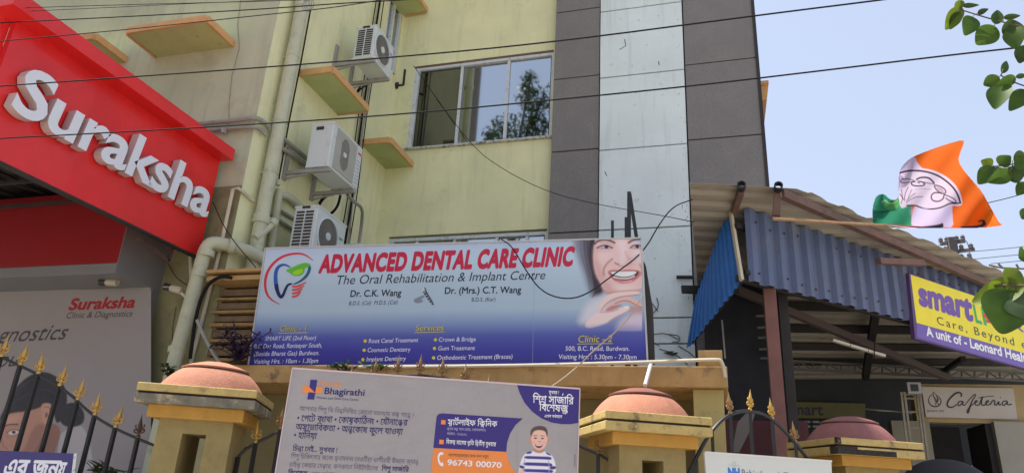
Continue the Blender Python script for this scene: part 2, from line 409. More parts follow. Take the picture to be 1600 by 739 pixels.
ALU = mat('white_aluminium_frame', (.58, .62, .64), .4, noise=.08, scale=10, dirt=(.2, .2, .18), dscale=16, dlo=.56, dhi=.66)
CABLE = mat('black_cable', (.015, .015, .017), .85, spec=.1)
BLACKIRON = mat('black_iron', (.022, .022, .025), .45, noise=.2, scale=9)
RUST = mat('rusty_iron', (.09, .05, .035), .8, noise=.3, scale=12)
GOLD = mat('gold_painted_iron', (.50, .31, .08), .45, metal=.5, noise=.2, scale=30, dirt=(.15, .08, .03), dscale=20, dlo=.55, dhi=.7)
DULLGOLD = mat('faded_gold_iron', (.30, .17, .07), .6, metal=.3, noise=.3, scale=30)
RED = mat('red_composite_sheet', (.72, .02, .02), .38, noise=.10, scale=2.2, streak=False, bump=.25, bscale=2.5, bdist=.03, spec=.45, coat=.15)
DARKRED = mat('deep_red_sheet', (.26, .010, .014), .45, noise=.06, scale=1.5)
LETTERW = mat('white_acrylic_letter_face', (.72, .74, .80), .35)
LETTERSIDE = mat('pale_letter_side', (.55, .45, .43), .5)
GREYPANEL = mat('grey_composite_panel', (.20, .205, .215), .45, noise=.06, scale=2)
DARKCEIL = mat('dark_ceiling', (.06, .055, .05), .9, noise=.3, scale=3)
FLEX = mat('white_flex_banner', (.365, .335, .34), .42, noise=.06, scale=3, bump=.5, bscale=3.5, bdist=.06)
BROWNSTEEL = mat('brown_painted_steel', (.15, .085, .065), .6, noise=.2, scale=8, dirt=(.07, .045, .035), dscale=6)
POSTRED = mat('dusty_red_post', (.22, .095, .075), .65, noise=.15, scale=7, streak=True)
DARKSTEEL = mat('dark_steel_beam', (.035, .03, .028), .7, noise=.2, scale=6)
ROOFS = mat('weathered_roof_sheet', (.29, .26, .21), .65, noise=.15, scale=3, dirt=(.2, .15, .1), dscale=3, dlo=.5, dhi=.75)
BLUESHEET = mat('blue_corrugated_sheet', (.105, .135, .235), .5, noise=.12, scale=3, dirt=(.17, .165, .175), dscale=2.6, dlo=.54, dhi=.75, streak=True)
BLUEVIVID = mat('bright_blue_corrugated_sheet', (.032, .17, .52), .5, noise=.15, scale=4, streak=True)
CREAMSTRIP = mat('cream_trim', (.60, .52, .38), .6, noise=.1, scale=8)
BAMBOO = mat('bamboo', (.36, .22, .12), .6, noise=.2, scale=20)
LEAF = mat('green_leaf', (.05, .105, .012), .45, noise=.3, scale=25, transl=.45)
LEAFY = mat('young_yellow_green_leaf', (.14, .20, .015), .45, noise=.25, scale=25, transl=.5)
LEAFD = mat('deep_green_leaf', (.032, .065, .012), .4, noise=.3, scale=20, transl=.35)
TWIG = mat('grey_brown_twig', (.10, .075, .055), .8)
BARK = mat('rough_bark', (.12, .09, .065), .9, noise=.3, scale=12, bump=.6)
PURPLE = mat('purple_leaf', (.055, .03, .07), .5, noise=.3, scale=30, transl=.2)
ASPHALT = mat('asphalt', (.11, .105, .10), .9, noise=.25, scale=8, bump=.5)
PAVE = mat('dusty_pavement', (.46, .42, .36), .9, noise=.2, scale=3, bump=.3)
EARTH = mat('dusty_ground', (.36, .31, .25), .95, noise=.25, scale=.5)
GLASS = mat('tinted_window_glass', (.46, .49, .51), .03, metal=1)
GLASSD = mat('dark_reflection_glass', (.165, .17, .17), .06, metal=1)  # a dark reflection put into the left pane's glass colour
DARKROOM = mat('dim_interior', (.10, .09, .08), .9)
OPP = mat('exposed_brick_facade', (.13, .115, .09), .9, noise=.2, scale=2)
OPPD = mat('dark_mortar_line', (.03, .028, .025), .9)

# ================================================================== setting
def struct(name, b, m): return tag(mk(name, b, m), kind='structure')
b = B(); b.box((-400, -400, -.5), (400, 400, 0)); struct('ground', b, EARTH)
b = B(); b.box((-150, -8, -.1), (150, -1.5, .004)); ro = struct('road', b, ASPHALT)
b = B()
for i in range(-30, 30): b.box((i*4., -4.8, -.05), (i*4.+2, -4.68, .008))
struct('lane_marking', b, mat('road_paint', (.7, .7, .68), .8))
b = B(); b.box((-150, -1.5, 0), (150, -1.35, .14)); struct('kerb', b, mat('kerb_concrete', (.4, .39, .36), .9, noise=.1))
b = B(); b.box((-150, -1.35, -.1), (150, 2.9, .12)); struct('pavement', b, PAVE)
b = B(); b.box((-4.9, 5.0, -.1), (14, 16, .06)); struct('courtyard', b, PAVE)
b = B(); b.box((-14, 2.95, -.1), (-4.95, 6, .10)); struct('bounce_cutting_floor', b, mat('added_dark_floor', (.06, .055, .05), .4, noise=.2))  # unseen dark floor added to cut light bouncing up onto the poster

# ================================================================== the green building
def wall_holes(b, o, u, L, z0, z1, holes, n, depth, m=0):
    """wall face from o along u (unit), outward normal n, openings (a0,a1,zz0,zz1) with reveals of the given depth"""
    o = np.array(o, float); u = np.array(u, float); n = np.array(n, float)
    as_ = sorted({0, L, *[h[0] for h in holes], *[h[1] for h in holes]}); zs = sorted({z0, z1, *[h[2] for h in holes], *[h[3] for h in holes]})
    P = lambda a, z, d=0: o+u*a+np.array((0, 0, z))-n*d
    for i in range(len(as_)-1):
        for j in range(len(zs)-1):
            ca, cz = (as_[i]+as_[i+1])/2, (zs[j]+zs[j+1])/2
            if any(h[0] < ca < h[1] and h[2] < cz < h[3] for h in holes): continue
            b.quad(P(as_[i], zs[j]), P(as_[i+1], zs[j]), P(as_[i+1], zs[j+1]), P(as_[i], zs[j+1]), m)
    for a0, a1, c0, c1 in holes:
        b.quad(P(a0, c0), P(a0, c1), P(a0, c1, depth), P(a0, c0, depth), m); b.quad(P(a1, c0), P(a1, c1), P(a1, c1, depth), P(a1, c0, depth), m)
        b.quad(P(a0, c0), P(a1, c0), P(a1, c0, depth), P(a0, c0, depth), m); b.quad(P(a0, c1), P(a1, c1), P(a1, c1, depth), P(a0, c1, depth), m)
HT = 14.5; XW = -4.86; TX0, TX1, TY = -2.16, .77, 8.88
XE0 = -5.62
bld = root('residential_building', 'tall pale green plastered building with a grey and white clad tower behind the boards', 'building', (-2, 9, 0))
b = B(); wall_holes(b, (-11, 5.85, 0), (1, 0, 0), 11+XW, 0, HT, [], (0, -1, 0), .1); b.box((-11.02, 5.9, 0), (-10.9, 16, HT))
mk('front_wall', b, GREENG, bld)
b = B(); b.box((XE0, 5.838, 0), (XW+.0005, 5.848, 4.62)); mk('lower_wall_shade', b, mat('dirty_shaded_lower_wall', (.27, .25, .13), .85, noise=.2, scale=2.5, bump=.2, streak=True, dirt=(.13, .12, .06), dscale=2.2, dlo=.5, dhi=.75), bld)  # dirty lower wall, with the canopy's shade put into its colour
b = B(); wall_holes(b, (XW, 5.85, 0), (0, 1, 0), 3.17, 0, HT, [(8.42-5.85, 8.93-5.85, 8.0, 9.35)], (1, 0, 0), .12); mk('side_wall', b, GREEN, bld)
b = B(); wall_holes(b, (XW, 9.0, 0), (1, 0, 0), TX0-XW+.02, 0, HT, [(.31, 2.665, 6.66, 8.20), (.2, 2.66, 3.75, 5.19)], (0, -1, 0), .16); mk('window_wall', b, GREEN, bld)
b = B(); b.box((-11, 5.9, HT), (XW-.01, 16, HT+.15)); b.box((XW, 9.05, HT), (.7, 16, HT+.15)); b.box((-11.1, 5.75, HT+.15), (XW, 5.9, HT+1)); mk('roof_slab', b, GREENG, bld)  # unseen parapet raised so that it keeps the right dome in shade
b = B(); b.box((TX0+.02, TY+.05, 0), (TX1-.02, 16, HT)); mk('tower_core', b, JOINT, bld)
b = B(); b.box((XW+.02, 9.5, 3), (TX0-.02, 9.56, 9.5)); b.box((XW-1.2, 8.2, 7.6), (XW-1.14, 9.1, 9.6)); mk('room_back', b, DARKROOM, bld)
# cladding: each panel of the tower
lg = [0, 1.35, 2.6, 3.85, 5.07, 6.333, 7.566, 8.796, 10.05, 11.3, 12.5, 13.5, HT]
wh = [0, 1.25, 2.45, 3.499, 3.831, 5.064, 6.283, 7.484, 8.672, 9.9, 11.1, 12.3, 13.4, HT]
rg = [0, 1.35, 2.6, 3.85, 5.1, 6.348, 7.567, 8.79, 10.0, 11.2, 12.4, 13.5, HT]
def clad(x0, x1, zs, m, proud, name='cladding_panel'):
    for i in range(len(zs)-1):
        b = B(); j = .0015*((i*7) % 3); g = .009
        b.box((x0+g, TY-proud-j, zs[i]+g), (x1-g, TY+.045, zs[i+1]-g)); mk(name, b, m, bld, bevel=.004)
clad(TX0, -1.445, lg, GREYCLAD, .0); clad(-1.445, -.215, wh, WHITECLAD, .03); clad(-.215, TX1, rg, GREYCLAD, .0)
b = B(); b.box((TX1-.012, TY-.02, 0), (TX1+.03, TY+.05, HT)); mk('corner_trim', b, DARKSTEEL, bld)
b = B(); b.box((TX1+.03, 9.6, 7.3), (TX1+.16, 10.4, 7.55)); b.box((TX1+.03, 9.55, 7.55), (TX1+.2, 10.45, 7.6)); mk('side_ledge', b, ORANGE, bld)
# sunshades (chajjas), each a slab with an orange edge
def sunshade(p0, p1, out, n, z, th=.075):
    """slab on the wall between p0 and p1 (plan), sticking out by `out` along n"""
    p0 = np.array(p0, float); p1 = np.array(p1, float); n = np.array(n, float)
    q = [p0-n*.05, p1-n*.05, p1+n*(out-.02), p0+n*(out-.02)]
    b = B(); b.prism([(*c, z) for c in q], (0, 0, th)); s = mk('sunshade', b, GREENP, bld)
    e = unit(p1-p0); a0 = p0-e*.012; a1 = p1+e*.012; b = B(); t = .03
    def strip(a, c, w):
        d = unit(np.array(c)-np.array(a)); nn = w
        b.prism([(*a, z-.006), (*c, z-.006), (*(np.array(c)+nn*t), z-.006), (*(np.array(a)+nn*t), z-.006)], (0, 0, th+.012))
    strip(a0+n*(out-.02), a1+n*(out-.02), n); strip(a0, a0+n*(out-.022), -e); strip(a1, a1+n*(out-.022), e)
    mk('edge_band', b, ORANGE, s)
sunshade((-6.50, 5.85), (-5.42, 5.85), .50, (0, -1), 6.49); sunshade((-7.95, 5.85), (-7.02, 5.85), .50, (0, -1), 6.49)
sunshade((XW, 6.50), (XW, 7.42), .47, (1, 0), 6.42); sunshade((XW, 8.20), (XW, 8.995), .47, (1, 0), 6.34); sunshade((XW, 8.30), (XW, 8.93), .44, (1, 0), 9.235)
# windows
def window_main(x0, x1, z0, z1, Y, divs, label=None, yproud=.0):
    b = B(); f = .055; y0, y1 = Y-.01-yproud, Y+.05
    b.box((x0, y0, z0), (x0+.085, y1, z1)); b.box((x1-f*.6, y0, z0), (x1, y1, z1))
    b.box((x0+.085, y0, z1-.05), (x1-f*.6, y1, z1)); b.box((x0+.085, y0, z0), (x1-f*.6, y1, z0+f*.6))
    wn = mk('window', b, ALU, bld)
    xs = [x0+.085]+divs+[x1-f*.6]
    for i in range(len(xs)-1):
        b = B(); dy = .012*(i % 2); b.box((xs[i]+.02, Y+.03+dy, z0+.03), (xs[i+1]-.02, Y+.036+dy, z1-.05)); mk('pane', b, GLASSD if i == 0 and z0 > 6 else GLASS, wn)
    for d in divs:
        b = B(); b.box((d-.022, Y+.002, z0+.034), (d+.022, Y+.03, z1-.051)); mk('mullion', b, ALU, wn)
    return wn
window_main(-4.55, -2.195, 6.665, 8.165, 9.02, [-3.72, -2.93])
b = B(); b.box((-4.6, 8.955, 6.63), (-2.17, 9.02, 6.662)); mk('window_sill', b, mat('dirty_white_sill', (.5, .5, .44), .8, noise=.2, scale=20, dirt=(.1, .09, .07), dscale=18, dlo=.5, dhi=.62), bld)
b = B(); b.box((-4.55, 9.0, 8.166), (-2.195, 9.08, 8.199)); mk('window_lintel', b, BROWNSTEEL, bld)
window_main(-4.66, -2.2, 3.75, 5.16, 9.03, [-4.2, -3.6, -2.95, -2.5])
b = B(); b.box((XW-.10, 8.44, 8.0), (XW-.02, 8.49, 9.33)); b.box((XW-.10, 8.64, 8.0), (XW-.02, 8.69, 9.33)); b.box((XW-.10, 8.88, 8.0), (XW-.02, 8.92, 9.33)); b.box((XW-.10, 8.42, 8.0), (XW-.02, 8.92, 8.05))
wn = mk('window', b, ALU, bld)
for a0, a1 in ((8.49, 8.64), (8.69, 8.88)):
    b = B(); b.box((XW-.07, a0, 8.05), (XW-.064, a1, 9.33)); mk('pane', b, GLASS, wn)
# hairline cracks, patches: shallow relief on the front wall
b = B(); pts = [onY(*q, 5.842) for q in ((376, 0), (371, 40), (374, 75), (362, 120), (358, 160), (357, 200))]; b.tube(pts, .0035, 4); mk('crack', b, mat('crack_line', (.22, .22, .15), .9), bld)

# ================================================================== pipes on the walls
pp = root('drainpipe', 'thick green painted drainpipe running full height beside the air conditioners', 'pipe', (-4.75, 6.1, 0))
px_ = -4.745; b = B(); b.tube([(px_, 6.12, 12.5), (px_, 6.12, 4.32)], .078, 18); mk('pipe_run', b, PIPE, pp, smooth='auto')
for z in (9.7, 7.95, 7.2, 6.45, 5.55, 4.9, 4.32):
    b = B(); b.tube([(px_, 6.12, z+.045), (px_, 6.12, z-.045)] if z in (7.2, 4.32, 9.7) else [(px_, 6.12, z+.012), (px_, 6.12, z-.012)], .092 if z in (7.2, 4.32, 9.7) else .084, 18); b.box((XW, 6.1, z-.012), (px_, 6.14, z+.012)); mk('pipe_collar', b, PIPE, pp, smooth='auto')
J = onX(386, 392, px_)
b = B(); b.tube(smooth_pts([(px_, 6.12, 4.32), (px_, 6.12, 4.1), (px_, 6.12, 3.85), (px_, 6.12, 3.4)], 1), .074, 18); mk('lower_run', b, PIPE, pp, smooth='auto')
b = B(); b.tube(smooth_pts([onX(398, 372, px_+.02), onX(412, 362, px_+.04), onX(425, 350, px_+.06)], 1), .045, 14); b.tube([onX(423, 352, px_+.06), onX(428, 346, px_+.06)], .058, 14); mk('branch_socket', b, PIPE, pp, smooth='auto')
lp = root('drainpipe', 'lower green drainpipe with an elbow, bending down beside the bullet camera', 'pipe', (-4.95, 5.6, 0))
A_ = onY(329, 378, 5.66); C_ = onX(418, 408, -4.62)
b = B(); b.tube(smooth_pts([C_, onX(385, 391, px_+.02), A_+np.array((.12, .10, 0)), A_, A_+np.array((-.03, -.02, -.10)), A_+np.array((-.035, -.02, -.25))], 2), .068, 16); mk('elbow_run', b, PIPE, lp, smooth='auto')
b = B(); b.tube([A_+np.array((-.035, -.02, -.2)), onY(271, 572, 5.64), (onY(271, 572, 5.64)[0], 5.64, .1)], .070, 18); mk('pipe_run', b, PIPE, lp, smooth='auto')
for q in ((322, 398), (311, 430), (276, 548)):
    P = onY(*q, 5.645); b = B(); b.tube([P+np.array((0, 0, .04)), P-np.array((0, 0, .02))], .082, 18); mk('pipe_collar', b, PIPE, lp, smooth='auto')
for q in ((340, 382), (362, 384)):
    P = onX(*q, px_-.04) if q[0] > 350 else onY(*q, 5.74); b = B(); b.tube([P-np.array((.02, .02, 0)), P+np.array((.02, .02, 0))], .08, 16); mk('joint_ring', b, PIPE, lp, smooth='auto')
def pipe(label, pts, r, m, cat='pipe', name='wall_pipe', sm=1, n=8, group=None):
    b = B(); b.tube(smooth_pts(pts, sm) if sm else pts, r, n); c = np.array(pts[0]); return tag(mk(name, b, m, loc=c, smooth='auto'), label, cat, group)
def fixloc(): pass
F0 = 5.80
pipe('upper grey conduit of the pair rounding the building corner above the red sign', [onY(255, 200, F0), onY(310, 194, F0), onY(380, 187, F0), onY(395, 184, F0-.02), onX(406, 186, XW+.04), onX(416, 194, XW+.06), onX(421, 202, XW+.05)], .026, GREYPIPE, 'conduit', 'conduit', 2)
pipe('lower of two grey conduits curving round the building corner above the red sign', [onY(255, 209, F0), onY(310, 205, F0), onY(380, 199, F0), onY(398, 198, F0-.02), onX(408, 203, XW+.04), onX(416, 212, XW+.06)], .024, GREYPIPE, 'conduit', 'conduit', 2)
b = B(); P = onY(350, 203, F0-.02); b.cbox(P, (.03, .05, .09)); tag(mk('pipe_clamp', b, GREYMETAL, loc=P), 'small clamp holding the two grey conduits to the wall above the red sign', 'clamp')
pipe('thin cream pipe standing on the wall corner at the end of the red sign', [onY(346, 392, 5.77), onY(348, 370, 5.77), onY(364, 296, 5.77), onY(372, 294, 5.77), onX(380, 300, XW+.03), onX(396, 314, XW+.03)], .019, CREAMPIPE, n=8, sm=0)
pipe('long thin cream pipe running down behind the lower green drainpipe', [onY(345, 386, 5.8), onY(300, 560, 5.8), (onY(300, 560, 5.8)[0], 5.8, .2)], .020, CREAMPIPE, sm=0)
pipe('short cream pipe below the tip of the red sign', [onY(297, 395, 5.8), onY(299, 440, 5.8)], .018, CREAMPIPE, sm=0)
ls = [[onX(437, 212, XW+.05), onX(470, 240, XW+.05), onX(500, 265, XW+.05)], [onX(437, 230, XW+.05), onX(460, 244, XW+.05), onX(490, 268, XW+.05), onX(520, 290, XW+.05)]]
pipe('upper grey pipe running behind the middle air conditioner', ls[0], .028, GREYPIPE, sm=0)
pipe('lower grey pipe with an end cap running behind the middle air conditioner', ls[1], .028, GREYPIPE, sm=0)
pipe('short angled pipe stub with a socket left of the lowest air conditioner', [onX(425, 283, XW+.03), onX(433, 281, XW+.10), onX(434, 290, XW+.12)], .03, PIPE)
pipe('green pipe running down behind the lowest air conditioner from a capped joint', [onX(437, 296, XW+.08), onX(434, 315, XW+.08), onX(424, 392, XW+.08), (XW+.08, onX(424, 392, XW+.08)[1], 3.6)], .045, PIPE, sm=0, n=12)
pipe('green branch pipe joining from behind the lowest air conditioner', [onX(437, 305, XW+.08), onX(450, 306, XW+.07), onX(478, 330, XW+.07)], .045, PIPE, sm=1, n=12)
pipe('thin grey pipe low on the side wall under the capped joint', [onX(413, 327, XW+.03), onX(427, 338, XW+.03), onX(462, 362, XW+.03)], .022, GREYPIPE, sm=0)
pipe('thin grey pipe behind the lowest air conditioner louvers', [onX(440, 330, XW+.03), onX(463, 344, XW+.03), onX(480, 356, XW+.03)], .02, GREYPIPE, sm=0)
pipe('thin black cable dropping straight down the side wall right of the tall drainpipe', [onX(487, 8, XW+.012), onX(471, 95, XW+.012), onX(452, 190, XW+.012), onX(436, 280, XW+.012)], .009, CABLE, 'cable', 'cable', 0, 5)
for i, (x0, x1, x2, r, l) in enumerate(((596, 563, 549, .018, 'thickest insulated cable in the bundle behind the air conditioners'), (590, 557, 541, .010, 'thin black cable at the left of the bundle behind the air conditioners'), (602, 570, 556, .009, 'thin black cable at the right of the bundle behind the air conditioners'))):
    pipe(l, [onX(x0, -12, XW+.04+.01*i), onX(x1+14, 110, XW+.04), onX(x1, 200, XW+.035), onX((x1+x2)/2-4, 300, XW+.05), onX(x2-12, 392, XW+.04)], r, CABLE, 'cable', 'cable', 1, 6)
pipe('pale refrigerant line clipped beside the middle air conditioner', [onX(578, 128, XW+.05), onX(569, 190, XW+.05), onX(558, 260, XW+.06), onX(549, 330, XW+.05), onX(545, 385, XW+.05)], .014, GREYPIPE, 'pipe', 'refrigerant_pipe', 1, 6)
pipe('curled grey insulated hose under the middle air conditioner', [onX(543, 305, -4.4), onX(556, 318, -4.42), onX(566, 324, -4.45), onX(566, 345, -4.6), onX(560, 385, -4.65)], .022, GREYPIPE, 'hose', 'drain_hose', 2, 8)
pipe('loop of dark hose between the middle and lowest air conditioners', [onX(532, 305, -4.6), onX(528, 322, -4.62), onX(519, 333, -4.7), onX(510, 338, -4.75)], .018, CABLE, 'hose', 'drain_hose', 2, 8)
# ------------------------------------------------------------------ air conditioners: local x out of the wall, y along it
def make_ac(label, Y, Z, kind, Lg=.72, H=.53, x0=.31, x1=.61):
    t = root('air_conditioner', label, 'air conditioner', (XW, Y, Z), 0, 'outdoor air conditioner units on the side wall')
    kw = dict(parent=t, local=True)
    b = B(); b.box((x0, 0, 0), (x1, Lg, H)); mk('casing', b, WHITEPL, bevel=.012, **kw)
    b = B(); b.box((x0-.004, -.006, H-.02), (x1+.006, Lg+.006, H+.006)); b.box((x0-.002, -.004, -.004), (x1+.004, Lg+.004, .014)); mk('edge_trim', b, WHITEPL, bevel=.004, **kw)
    cy = Lg*.40; cz = H*.5; r = min(H*.43, .225); X = x1+.001
    if kind != 'mid':
        b = B(); b.lathe([(r, 0), (r, .012), (r*.93, .018), (r*.93, 0)], (X, cy, cz), 32, ax=(1, 0, 0)); mk('fan_ring', b, WHITEPL, smooth='auto', **kw)
        b = B(); b.lathe([(r*.93, .004), (0.001, .004)], (X, cy, cz), 32, ax=(1, 0, 0)); mk('fan_well', b, mat('fan_well_grey', (.13, .125, .115), .7), **kw)
        b = B()
        for k in range(1, 9): b.lathe([(r*.105*k+.0022, .014), (r*.105*k-.0022, .014)], (X, cy, cz), 28, ax=(1, 0, 0))
        for k in range(40):
            a = 2*math.pi*k/40; b.bar((X+.012, cy+math.cos(a)*r*.1, cz+math.sin(a)*r*.1), (X+.012, cy+math.cos(a+.35)*r*.95, cz+math.sin(a+.35)*r*.95), .0035, .002)
        mk('fan_grille', b, FANGREY, **kw)
        b = B(); b.lathe([(.05, .012), (.045, .024), (0.001, .028)], (X, cy, cz), 20, ax=(1, 0, 0)); mk('fan_hub', b, WHITEPL, smooth='auto', **kw)
        # louvers in the narrow side: two columns of slots
        b = B(); n = 12; gx = (x1-x0)
        for c in range(2):
            for k in range(n):
                xa = x0+gx*(.12+.40*c); z = H*.1+H*.82*k/n; b.box((xa, -.006, z), (xa+gx*.34, -.0065+.004, z+H*.82/n*.58))
        mk('side_louver', b, DARKPL, **kw)
        b = B(); b.box((x0+.02, -.011, H*.07), (x0+gx*.115, -.001, H*.95)); b.box((x0+gx*.47, -.011, H*.07), (x0+gx*.51, -.001, H*.95)); b.box((x0+gx*.87, -.011, H*.07), (x0+gx*.93, -.001, H*.95)); mk('louver_frame', b, WHITEPL, **kw)
        b = B(); b.box((x0+.1, -.012, H-.03), (x0+.2, -.002, H-.002)); mk('handle_recess', b, DARKPL, **kw)
    else:
        b = B(); b.box((X-.001, .09, .03), (X+.008, Lg*.80, H-.03)); mk('front_panel', b, mat('dull_ac_grille_panel', (.40, .39, .34), .5, noise=.08), bevel=.004, **kw)
        b = B()
        for k in range(26):
            for q in range(9):
                z = cz-.2+.4*k/25+.006; y = Lg*.44-.085+.17*q/8; dd = (k/25-.5)**2*4+(q/8-.5)**2*2.2
                if dd > 1.05 or (abs(k-12.5) < 2.5 and abs(q-4) < 2): continue
                b.box((X+.008, y-.0078, z-.0052), (X+.0085, y+.0078, z+.0052))
        mk('fan_grille', b, DARKPL, **kw)
        b = B(); b.lathe([(.035, .009), (.03, .02), (0.001, .022)], (X, Lg*.44, cz), 18, ax=(1, 0, 0)); mk('fan_hub', b, WHITEPL, smooth='auto', **kw)
        b = B(); b.box((x0+.07, -.004, H-.09), (x0+.17, -.001, H-.045)); mk('handle_recess', b, DARKPL, **kw)
        b = B(); b.box((X+.0095, Lg*.86, H*.80), (X+.0105, Lg*.97, H*.85)); mk('red_badge', b, pr(190, 40, 60), **kw)
        b = B()
        for k in range(7): b.box((X+.0095, Lg*.85, H*(.12+.085*k)), (X+.0105, Lg*.96, H*(.135+.085*k)))
        mk('rating_label', b, pr(120, 130, 150), **kw)
        b = B(); b.box((X, Lg*.82, .02), (X+.009, Lg*.99, H-.02)); mk('service_panel', b, WHITEPL, **kw)
    if kind == 'low':
        b = B(); b.box((X, Lg*.80, H*.62), (X+.002, Lg*.93, H*.67)); mk('green_badge', b, pr(60, 150, 120), **kw)
    if kind == 'top':
        b = B(); b.box((X, Lg*.84, H*.7), (X+.002, Lg*.93, H*.76)); mk('blue_badge', b, pr(110, 130, 190), **kw)
    for y in (.02, Lg-.08):                                  # wall brackets
        b = B(); b.box((.02, y, -.055), (x1+.02, y+.045, -.008)); b.box((.0, y-.01, -.12), (.03, y+.055, .30))
        b.bar((.03, y+.0225, -.11), (x1*.55, y+.0225, -.06), .02); mk('bracket', b, GREYMETAL, bevel=.003, **kw)
        b = B(); b.cbox((x0+.12, y+.02, -.004), (.07, .04, .01)); mk('rubber_pad', b, DARKPL, **kw)
    for z in (.05, .1):
        b = B(); b.tube(smooth_pts([(x0+.05, Lg+.002, z+.05), (x0+.04, Lg+.08, z+.03), (.1, Lg+.1, z-.06), (.03, Lg+.1, z-.2)], 2), .012, 6); mk('refrigerant_line', b, CABLE, **kw)
    return t
make_ac('topmost outdoor air conditioner with side louvers, above the upper sunshade', 7.11, 7.055, 'top', .56, .52)
make_ac('middle outdoor air conditioner with a plain white side, between the two sunshades', 6.47, 5.115, 'mid', .72, .58)
make_ac('lowest outdoor air conditioner, half hidden by the dental clinic board', 6.42, 4.02, 'low', .66, .57)
b = B(); P = onX(624, 135, XW+.05); b.lathe([(.07, 0), (.07, .04), (.03, .05), (.03, .14)], (XW, P[1], P[2]), 14, ax=(1, 0, 0)); b.tube([(XW+.12, P[1], P[2]), (XW+.3, P[1]-.35, P[2]+.05)], .02, 8)
tag(mk('pipe_sleeve', b, DARKPL, loc=(XW, P[1], P[2]), smooth='auto'), 'dark pipe sleeve with hose at the wall corner beside the topmost air conditioner', 'pipe sleeve')
b = B(); P = onX(545, 385, -4.35); b.box(P-np.array((.2, .0, .25)), P+np.array((.16, .34, .04)))
tag(mk('junction_box', b, WHITEPL, loc=P, bevel=.01), 'small white utility box peeping over the dental clinic board beside the lowest air conditioner', 'box')

# ================================================================== red channel-letter fascia (perpendicular to the facade)
XR = -5.16
cn = root('shop_canopy', 'red shop canopy with large white raised Suraksha letters jutting out over the entrance', 'shop sign', (XR, 4.5, 0))
b = B(); b.box((XR-.06, 3.30, 3.79), (XR, 5.78, 4.93)); mk('side_fascia', b, RED, cn, bevel=.004)
b = B(); b.box((-12, 3.24, 3.79), (XR-.062, 3.30, 4.93)); mk('front_fascia', b, RED, cn)
b = B(); b.box((XR-.14, 3.12, 4.90), (XR+.17, 5.78, 5.035)); b.box((-12, 3.07, 4.90), (XR-.142, 3.30, 5.035)); mk('top_ridge', b, RED, cn, bevel=.004)
b = B(); b.box((XR-.066, 3.28, 3.775), (XR+.004, 5.78, 3.79)); mk('bottom_edge', b, DARKSTEEL, cn)
b = B(); b.box((-12, 3.32, 4.62), (XR-.07, 5.8, 4.70)); mk('canopy_roof', b, DARKCEIL, cn)
b = B()
for y in (3.6, 4.1, 4.6, 5.1, 5.6): b.bar((-12, y, 4.5), (XR-.07, y, 4.5), .04); b.bar((-12, y, 4.2), (XR-.07, y, 4.2), .03)
for x in np.arange(-8, -5.3, .45): b.bar((x, 3.35, 4.22), (x+.2, 5.75, 4.48), .025); b.bar((x, 3.35, 4.5), (x, 5.75, 4.5), .03)
tag(mk('ceiling_truss', b, DARKSTEEL, cn))
# raised letters
sgr = Sign((XR+.10, 4.5), (0, 1))
def letters3d():
    P, W = layout('Suraksha', .022, -.015, solid=True)
    z0 = 4.175; y0, y1 = 3.385, 5.66; caph = .40
    for k, (vs, fs) in enumerate(P):
        V = [(y0+(y1-y0)*(u+.10*v)/W, z0+.01*u/W+caph*v) for u, v in vs]
        b = B(); n = len(V); xf, xb = XR+.095, XR+.012
        b.add([(xf, *q) for q in V], fs, 0)
        from collections import Counter
        ec = Counter()
        for f in fs:
            for i in range(len(f)): ec[tuple(sorted((f[i], f[(i+1) % len(f)])))] += 1
        for (i, j), c in ec.items():
            if c == 1: b.add([(xf, *V[i]), (xf, *V[j]), (xb, *V[j]), (xb, *V[i])], [(0, 1, 2, 3)], 1)
        mk('raised_letter', b, [LETTERW, LETTERSIDE], cn)
letters3d()
# entrance under the canopy
XE = -5.62
en = root('clinic_entrance', 'grey framed shop entrance with a deep red header box under the red canopy', 'shop front', (XE, 5.5, 0))
b = B(); b.box((-12, 5.23, 3.56), (XE-.004, 5.72, 4.36)); mk('header_box', b, DARKRED, en, bevel=.003)
b = B(); b.box((XE-.004, 5.226, 3.45), (XE+.004, 5.84, 4.62)); mk('header_side', b, GREYPANEL, en)
b = B(); b.box((-12, 5.226, 3.45), (XE-.0045, 5.84, 3.556)); mk('header_soffit', b, GREYPANEL, en, bevel=.002)
b = B(); b.box((XE-.03, 5.742, .1), (XE+.001, 5.84, 3.449)); mk('side_post', b, GREYPANEL, en, bevel=.003)
b = B(); br1 = onX(262, 410, XE+.1); b.bar(onX(215, 372, XR-.1), onX(262, 408, XR-.1), .04); b.bar(onX(262, 408, XR-.1), onX(268, 388, XR-.1), .04); mk('strut', b, RUST, en)
ps = root('wall_poster', 'large pale grey Suraksha poster with a bowed dark haired woman on the entrance wall', 'poster', (-6.8, 5.7, 0))
sp = Sign((XE, 5.70), (1, 0))
b = B(); b.box((-10.5, 5.705, .2), (XE+.001, 5.74, 3.449)); mk('board', b, mat('grey_poster_sheet', (.30, .275, .27), .5, noise=.02), ps)
def base_ps(X, Y): return np.ones(X.shape+(3,))*np.array((.30, .275, .27))
H_ = lambda *pts: [(x/2.317, 420+y/2.317) for x, y in pts]
HAIR = (40, 38, 46); SKIN = (172, 128, 112); SKD = (134, 96, 86)
